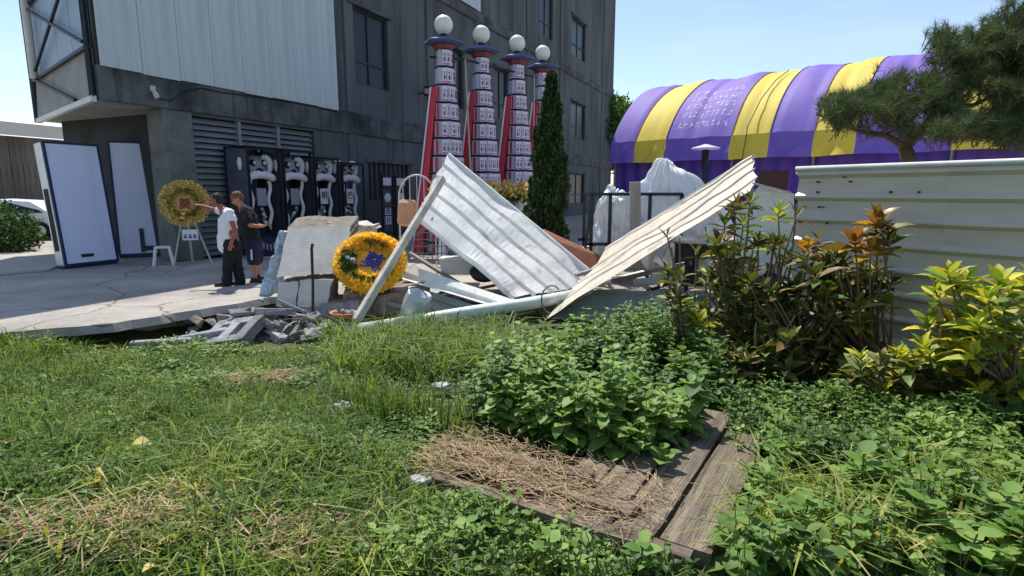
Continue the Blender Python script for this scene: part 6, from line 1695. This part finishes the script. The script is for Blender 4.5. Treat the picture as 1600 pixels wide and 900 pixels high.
near = [(1345, 790, .34, .17, 4, 'largest four way leaf rosette in the bottom right weeds'), (1250, 845, .26, .14, 4, 'broad leaved weed left of the largest rosette, nearer the planks'), (1440, 860, .28, .17, 4, 'broad leaved weed with drooping leaves at the lower right'),
        (1545, 850, .30, .17, 4, 'broad leaved weed nearest the bottom right corner'), (1480, 770, .26, .13, 4, 'broad leaved weed in the shade right of the largest rosette'), (1225, 745, .25, .10, 4, 'small leaved weed beside the right plank edge'), (1320, 880, .22, .14, 3, 'broad leaved weed at the bottom edge below the largest rosette'),
        (1580, 780, .26, .13, 4, 'broad leaved weed at the right edge below the yellow croton'),
        (1200, 800, .24, .13, 4, 'broad leaved weed right beside the corner of the planks'), (1290, 740, .26, .12, 4, 'broad leaved weed behind the largest rosette'), (1390, 830, .26, .15, 4, 'broad leaved weed just in front of the largest rosette'), (1500, 900, .24, .17, 3, 'broad leaved weed on the bottom edge near the right corner'),
        (1410, 745, .24, .12, 4, 'broad leaved weed in the shade under the low yellow croton'), (1180, 880, .2, .12, 3, 'broad leaved weed on the bottom edge next to the planks'), (1540, 740, .24, .12, 4, 'broad leaved weed in the shade under the bright yellow croton'), (1600, 880, .3, .17, 3, 'broad leaved weed cut by the right edge at the bottom corner'),
        (1080, 700, .22, .11, 3, 'weed growing through the upper end of the planks'),
        (1000, 700, .42, .12, 5, 'tall broad leaved weed at the front of the weed mound'), (1060, 660, .36, .13, 4, 'broad leaved weed at the right end of the mound above the planks'), (930, 690, .45, .12, 5, 'tall broad leaved weed in the middle of the mound'), (870, 700, .34, .11, 4, 'broad leaved weed at the left front of the mound'),
        (1040, 745, .2, .12, 3, 'weed drooping over the planks'), (960, 640, .5, .11, 5, 'tall weed at the crest of the mound'), (1010, 600, .5, .11, 5, 'weed behind the crest towards the slanting sheet'),
        (720, 870, .2, .1, 3, 'weed in the fringe below the timbers, left'), (850, 890, .2, .1, 3, 'weed in the fringe below the timbers, centre'), (1000, 905, .2, .12, 3, 'weed in the fringe below the timbers, right')]
for i, a in enumerate(near): weed_plant(*a, seed=100 + i, grp='larger weeds in the foreground')

def blades(pts, hmin, hmax, w, lean, seed, name, lab, clump=None, droop=.35, tone=(0, .8)):
    rg = np.random.default_rng(seed); p = np.array(pts); n = len(p)
    z = np.array([gz(x, y) for x, y in pts]) - .01; p = np.column_stack([p, z])
    yaw = rg.random(n) * 6.283; h = hmin + (hmax - hmin) * rg.random(n) ** 1.4
    ln = lean * (.3 + rg.random(n))
    d = np.stack([np.cos(yaw), np.sin(yaw), np.zeros(n)], 1); ya2 = yaw + 1.57 + rg.normal(size=n) * .5
    sd = np.stack([np.cos(ya2), np.sin(ya2), np.zeros(n)], 1) * (w * (.6 + .8 * rg.random(n)) / 2)[:, None]
    mid = p + d * (ln * h * .35)[:, None] + np.array([0, 0, 1])[None] * (h * .62)[:, None]
    tip = p + d * (ln * h * 1.1)[:, None] + np.array([0, 0, 1])[None] * (h * (1.0 - droop * ln))[:, None]
    V = np.stack([p - sd, p + sd, mid - sd * .8, mid + sd * .8, tip], 1).reshape(-1, 3)
    idx = np.arange(n)[:, None] * 5
    T = np.concatenate([idx + [0, 1, 2], idx + [1, 3, 2], idx + [2, 3, 4]])
    k = np.array([mnoise.noise(Vector((x * 1.3, y * 1.3, seed))) for x, y in pts]) * .35
    rnd = np.clip(tone[0] + (tone[1] - tone[0]) * rg.random(n) + k, 0, 1)
    o = np_mesh(name, V, T, 'grass', np.repeat(rnd, 5)); tag(o, lab, 'grass', None, 'stuff'); return o
def lawn(poly, dens, seed, z=-.15):
    rg = random.Random(seed); pol = gpoly(poly, z); xs = [p[0] for p in pol]; ys = [p[1] for p in pol]; out = []
    n = int((max(xs) - min(xs)) * (max(ys) - min(ys)) * dens)
    for _ in range(n):
        x, y = rg.uniform(min(xs), max(xs)), rg.uniform(min(ys), max(ys))
        if y > 4 and rg.random() > (4 / y) ** 1.6: continue
        if mnoise.noise(Vector((x * .8, y * .8, 5))) > .32 + .3 * rg.random(): continue
        if in_poly(x, y, pol) and clear(x, y): out.append((x, y))
    return out
blades(lawn([(-80, 520), (220, 512), (330, 522), (500, 520), (530, 500), (580, 580), (640, 700), (700, 760), (1090, 880), (1090, 960), (-80, 960)], 4000, 1), .04, .17, .009, .9, 1, 'lawn_grass', 'short mixed lawn grass across the left foreground', tone=(0, .62))
blades(lawn([(280, 720), (560, 700), (660, 770), (700, 960), (200, 960)], 900, 2), .12, .34, .011, 1.0, 2, 'meadow_grass', 'longer lush grass at the bottom left of centre', tone=(.1, .7))
def tufts(cs, seed):
    rg = random.Random(seed); out = []
    for px, py, rad, n in cs:
        c = on(px, py, -.25)
        for _ in range(n):
            x, y = rg.gauss(c.x, rad), rg.gauss(c.y, rad * .7)
            if clear(x, y): out.append((x, y))
    return out
rg_ = random.Random(19)
blades(tufts([(rg_.uniform(-40, 640), rg_.uniform(560, 920), rg_.uniform(.05, .13), rg_.randint(25, 70)) for _ in range(95)], 8), .12, .30, .010, 1.0, 8, 'lawn_tufts', 'scattered darker grass tufts across the lawn', tone=(-.1, .5))
_cl = Weeds(); _r = random.Random(44)
for _ in range(130):
    _c = on(_r.uniform(-40, 640), _r.uniform(570, 920), -.15); _s = _r.uniform(.05, .2); _lf = _r.choice((.03, .045, .06, .08))
    for _k in range(_r.randint(6, 26)):
        _x, _y = _r.gauss(_c.x, _s), _r.gauss(_c.y, _s * .8)
        if clear(_x, _y): _cl.plant(_x, _y, _r.uniform(.05, .16), _lf * _r.uniform(.7, 1.3), _r, .5, stems=False)
_cl.build('lawn_clover', 'small leafy clumps dotted through the lawn')
blades(tufts([(rg_.uniform(520, 860), rg_.uniform(512, 600), .10, 46) for _ in range(80)], 3), .2, .62, .018, 1.05, 3, 'tall_grass', 'tall green grass in front of the drain pipe', tone=(.0, .65))
blades(tufts([(600, 690, .12, 170), (640, 680, .1, 120), (575, 665, .1, 90), (700, 690, .1, 60), (560, 640, .14, 60)], 4), .25, .5, .010, .6, 4, 'grass_clump', 'upright grass clump beside the left end of the timbers')
blades(tufts([(x, 520 + 8 * math.sin(x), .13, 130) for x in range(-40, 240, 22)] + [(rg_.uniform(0, 200), rg_.uniform(535, 600), .15, 90) for _ in range(16)], 5), .14, .34, .010, .8, 5, 'verge_grass', 'tufted grass along the left part of the yard edge')
blades(tufts([(rg_.uniform(1140, 1640), rg_.uniform(790, 930), .09, 30) for _ in range(40)], 6), .2, .42, .018, 1.05, 6, 'corner_grass', 'arching grass blades among the bottom right weeds', tone=(.3, .9))
blades(tufts([(rg_.uniform(80, 360), rg_.uniform(780, 930), .08, 16) for _ in range(22)], 7), .12, .34, .016, 1.2, 7, 'broad_grass', 'pale broad grass blades at the bottom left', tone=(.4, 1.0))
# straw
rg = np.random.default_rng(30); n = 2700
a = rg.normal(.2, .2, n); l = rg.uniform(.25, 1.85, n)
keep = (a > -.16) & (a < .62) & (rg.random(n) < np.interp(l, [.2, .8, 1.3, 1.9], [.25, .8, 1, .7])); a, l = a[keep], l[keep]; n = len(a)
P = np.array([PP(x, y, 0) for x, y in zip(a, l)]); P[:, 2] = .005 + .05 * rg.random(n)
yaw = rg.normal(2.58, .8, n); pit = rg.normal(0, .12, n); L = (.03 + .13 * rg.random(n))
d = np.stack([np.cos(yaw) * np.cos(pit), np.sin(yaw) * np.cos(pit), np.sin(pit)], 1) * L[:, None]; sd = np.stack([-np.sin(yaw), np.cos(yaw), rg.normal(size=n) * .5], 1) * .0017
V = np.stack([P - sd, P + sd, P + d + sd, P + d - sd], 1).reshape(-1, 3); idx = np.arange(n)[:, None] * 4
tag(np_mesh('straw', V, np.concatenate([idx + [0, 1, 2], idx + [0, 2, 3]]), 'straw', np.repeat(rg.random(n), 4)), 'dry straw strewn over the old timbers', 'straw', None, 'stuff')
for k, (cx, cy, sp, m) in enumerate(((410, 598, .22, 700), (240, 870, .22, 1100), (20, 870, .2, 600), (470, 890, .2, 500))):
    c = on(cx, cy, -.2); rg = np.random.default_rng(60 + k)
    P = np.column_stack([rg.normal(c.x, sp, m), rg.normal(c.y, sp * .6, m), np.zeros(m)]); P[:, 2] = [gz(x, y) + .03 + .12 * r for x, y, r in zip(P[:, 0], P[:, 1], rg.random(m))]
    yaw = rg.random(m) * 6.28; L = .05 + .12 * rg.random(m); d = np.stack([np.cos(yaw), np.sin(yaw), rg.normal(0, .25, m)], 1) * L[:, None]; sd = np.stack([-np.sin(yaw), np.cos(yaw), rg.normal(size=m) * .5], 1) * .003
    V = np.stack([P - sd, P + sd, P + d + sd, P + d - sd], 1).reshape(-1, 3); idx = np.arange(m)[:, None] * 4
    tag(np_mesh('dry_grass', V, np.concatenate([idx + [0, 1, 2], idx + [0, 2, 3]]), 'straw', np.repeat(rg.random(m), 4)), ('brown dry patch in front of the rubble', 'dry grass patch at the bottom left of centre', 'dry patch in the bottom left corner', 'dry patch on the bottom edge')[k], 'dry grass', None, 'stuff')
# litter
def crumple(px, py, size, m, lab, cat, seed, name, hgt=.5):
    g = on(px, py, -.12); z0 = gz(g.x, g.y); g = on(px, py, z0 + .06)
    mb = MB(); mb.ellip(g + Vector((0, 0, .02)), (size, size * .7, size * hgt), 18, 12, nz=.6, nf=2.2, seed=seed)
    return tag(mb.build(name, m, smooth=True), lab, cat)
crumple(535, 643, .09, 'plastic_scrap', 'crumpled white plastic bag on the grass left of the grass clump', 'plastic bag', 1, 'plastic_bag', .7)
crumple(692, 607, .10, 'plastic_scrap', 'greyish scrap of plastic film in the weeds above the timbers', 'plastic scrap', 2, 'plastic_scrap', .4)
crumple(655, 795 - 40, .07, 'plastic_scrap', 'thin scrap of white film on the straw by the timbers', 'plastic scrap', 3, 'plastic_scrap', .3)
rng = random.Random(90)
for k, (px, py, s, lab) in enumerate(((238, 693, .13, 'pale yellow dead leaf in the middle of the lawn'), (162, 790, .12, 'pale dead leaf above the curled one at lower left'), (160, 842, .13, 'curled tan dead leaf at lower left'), (237, 858, .1, 'upright tan dead leaf right of the curled one'), (255, 884, .1, 'yellow dead leaf at the bottom left of centre'), (745, 812, .06, 'small yellow dead leaf in front of the timbers'), (22, 690, .08, 'small greyish dead leaf at the left edge'))):
    g = on(px, py, -.08); g = on(px, py, gz(g.x, g.y) + .09)
    me = leaf_obj_mesh('dead_leaf', LEAF_T * np.array([1, 1.25, 2.2]), 'dead_leaf')
    o = inst(me, 'dead_leaf', None, g, (R(rng.uniform(-25, 25)), R(rng.uniform(-30, 10)), rng.uniform(0, 6.28)), s)
    tag(o, lab, 'dead leaf', 'dead leaves on the lawn')
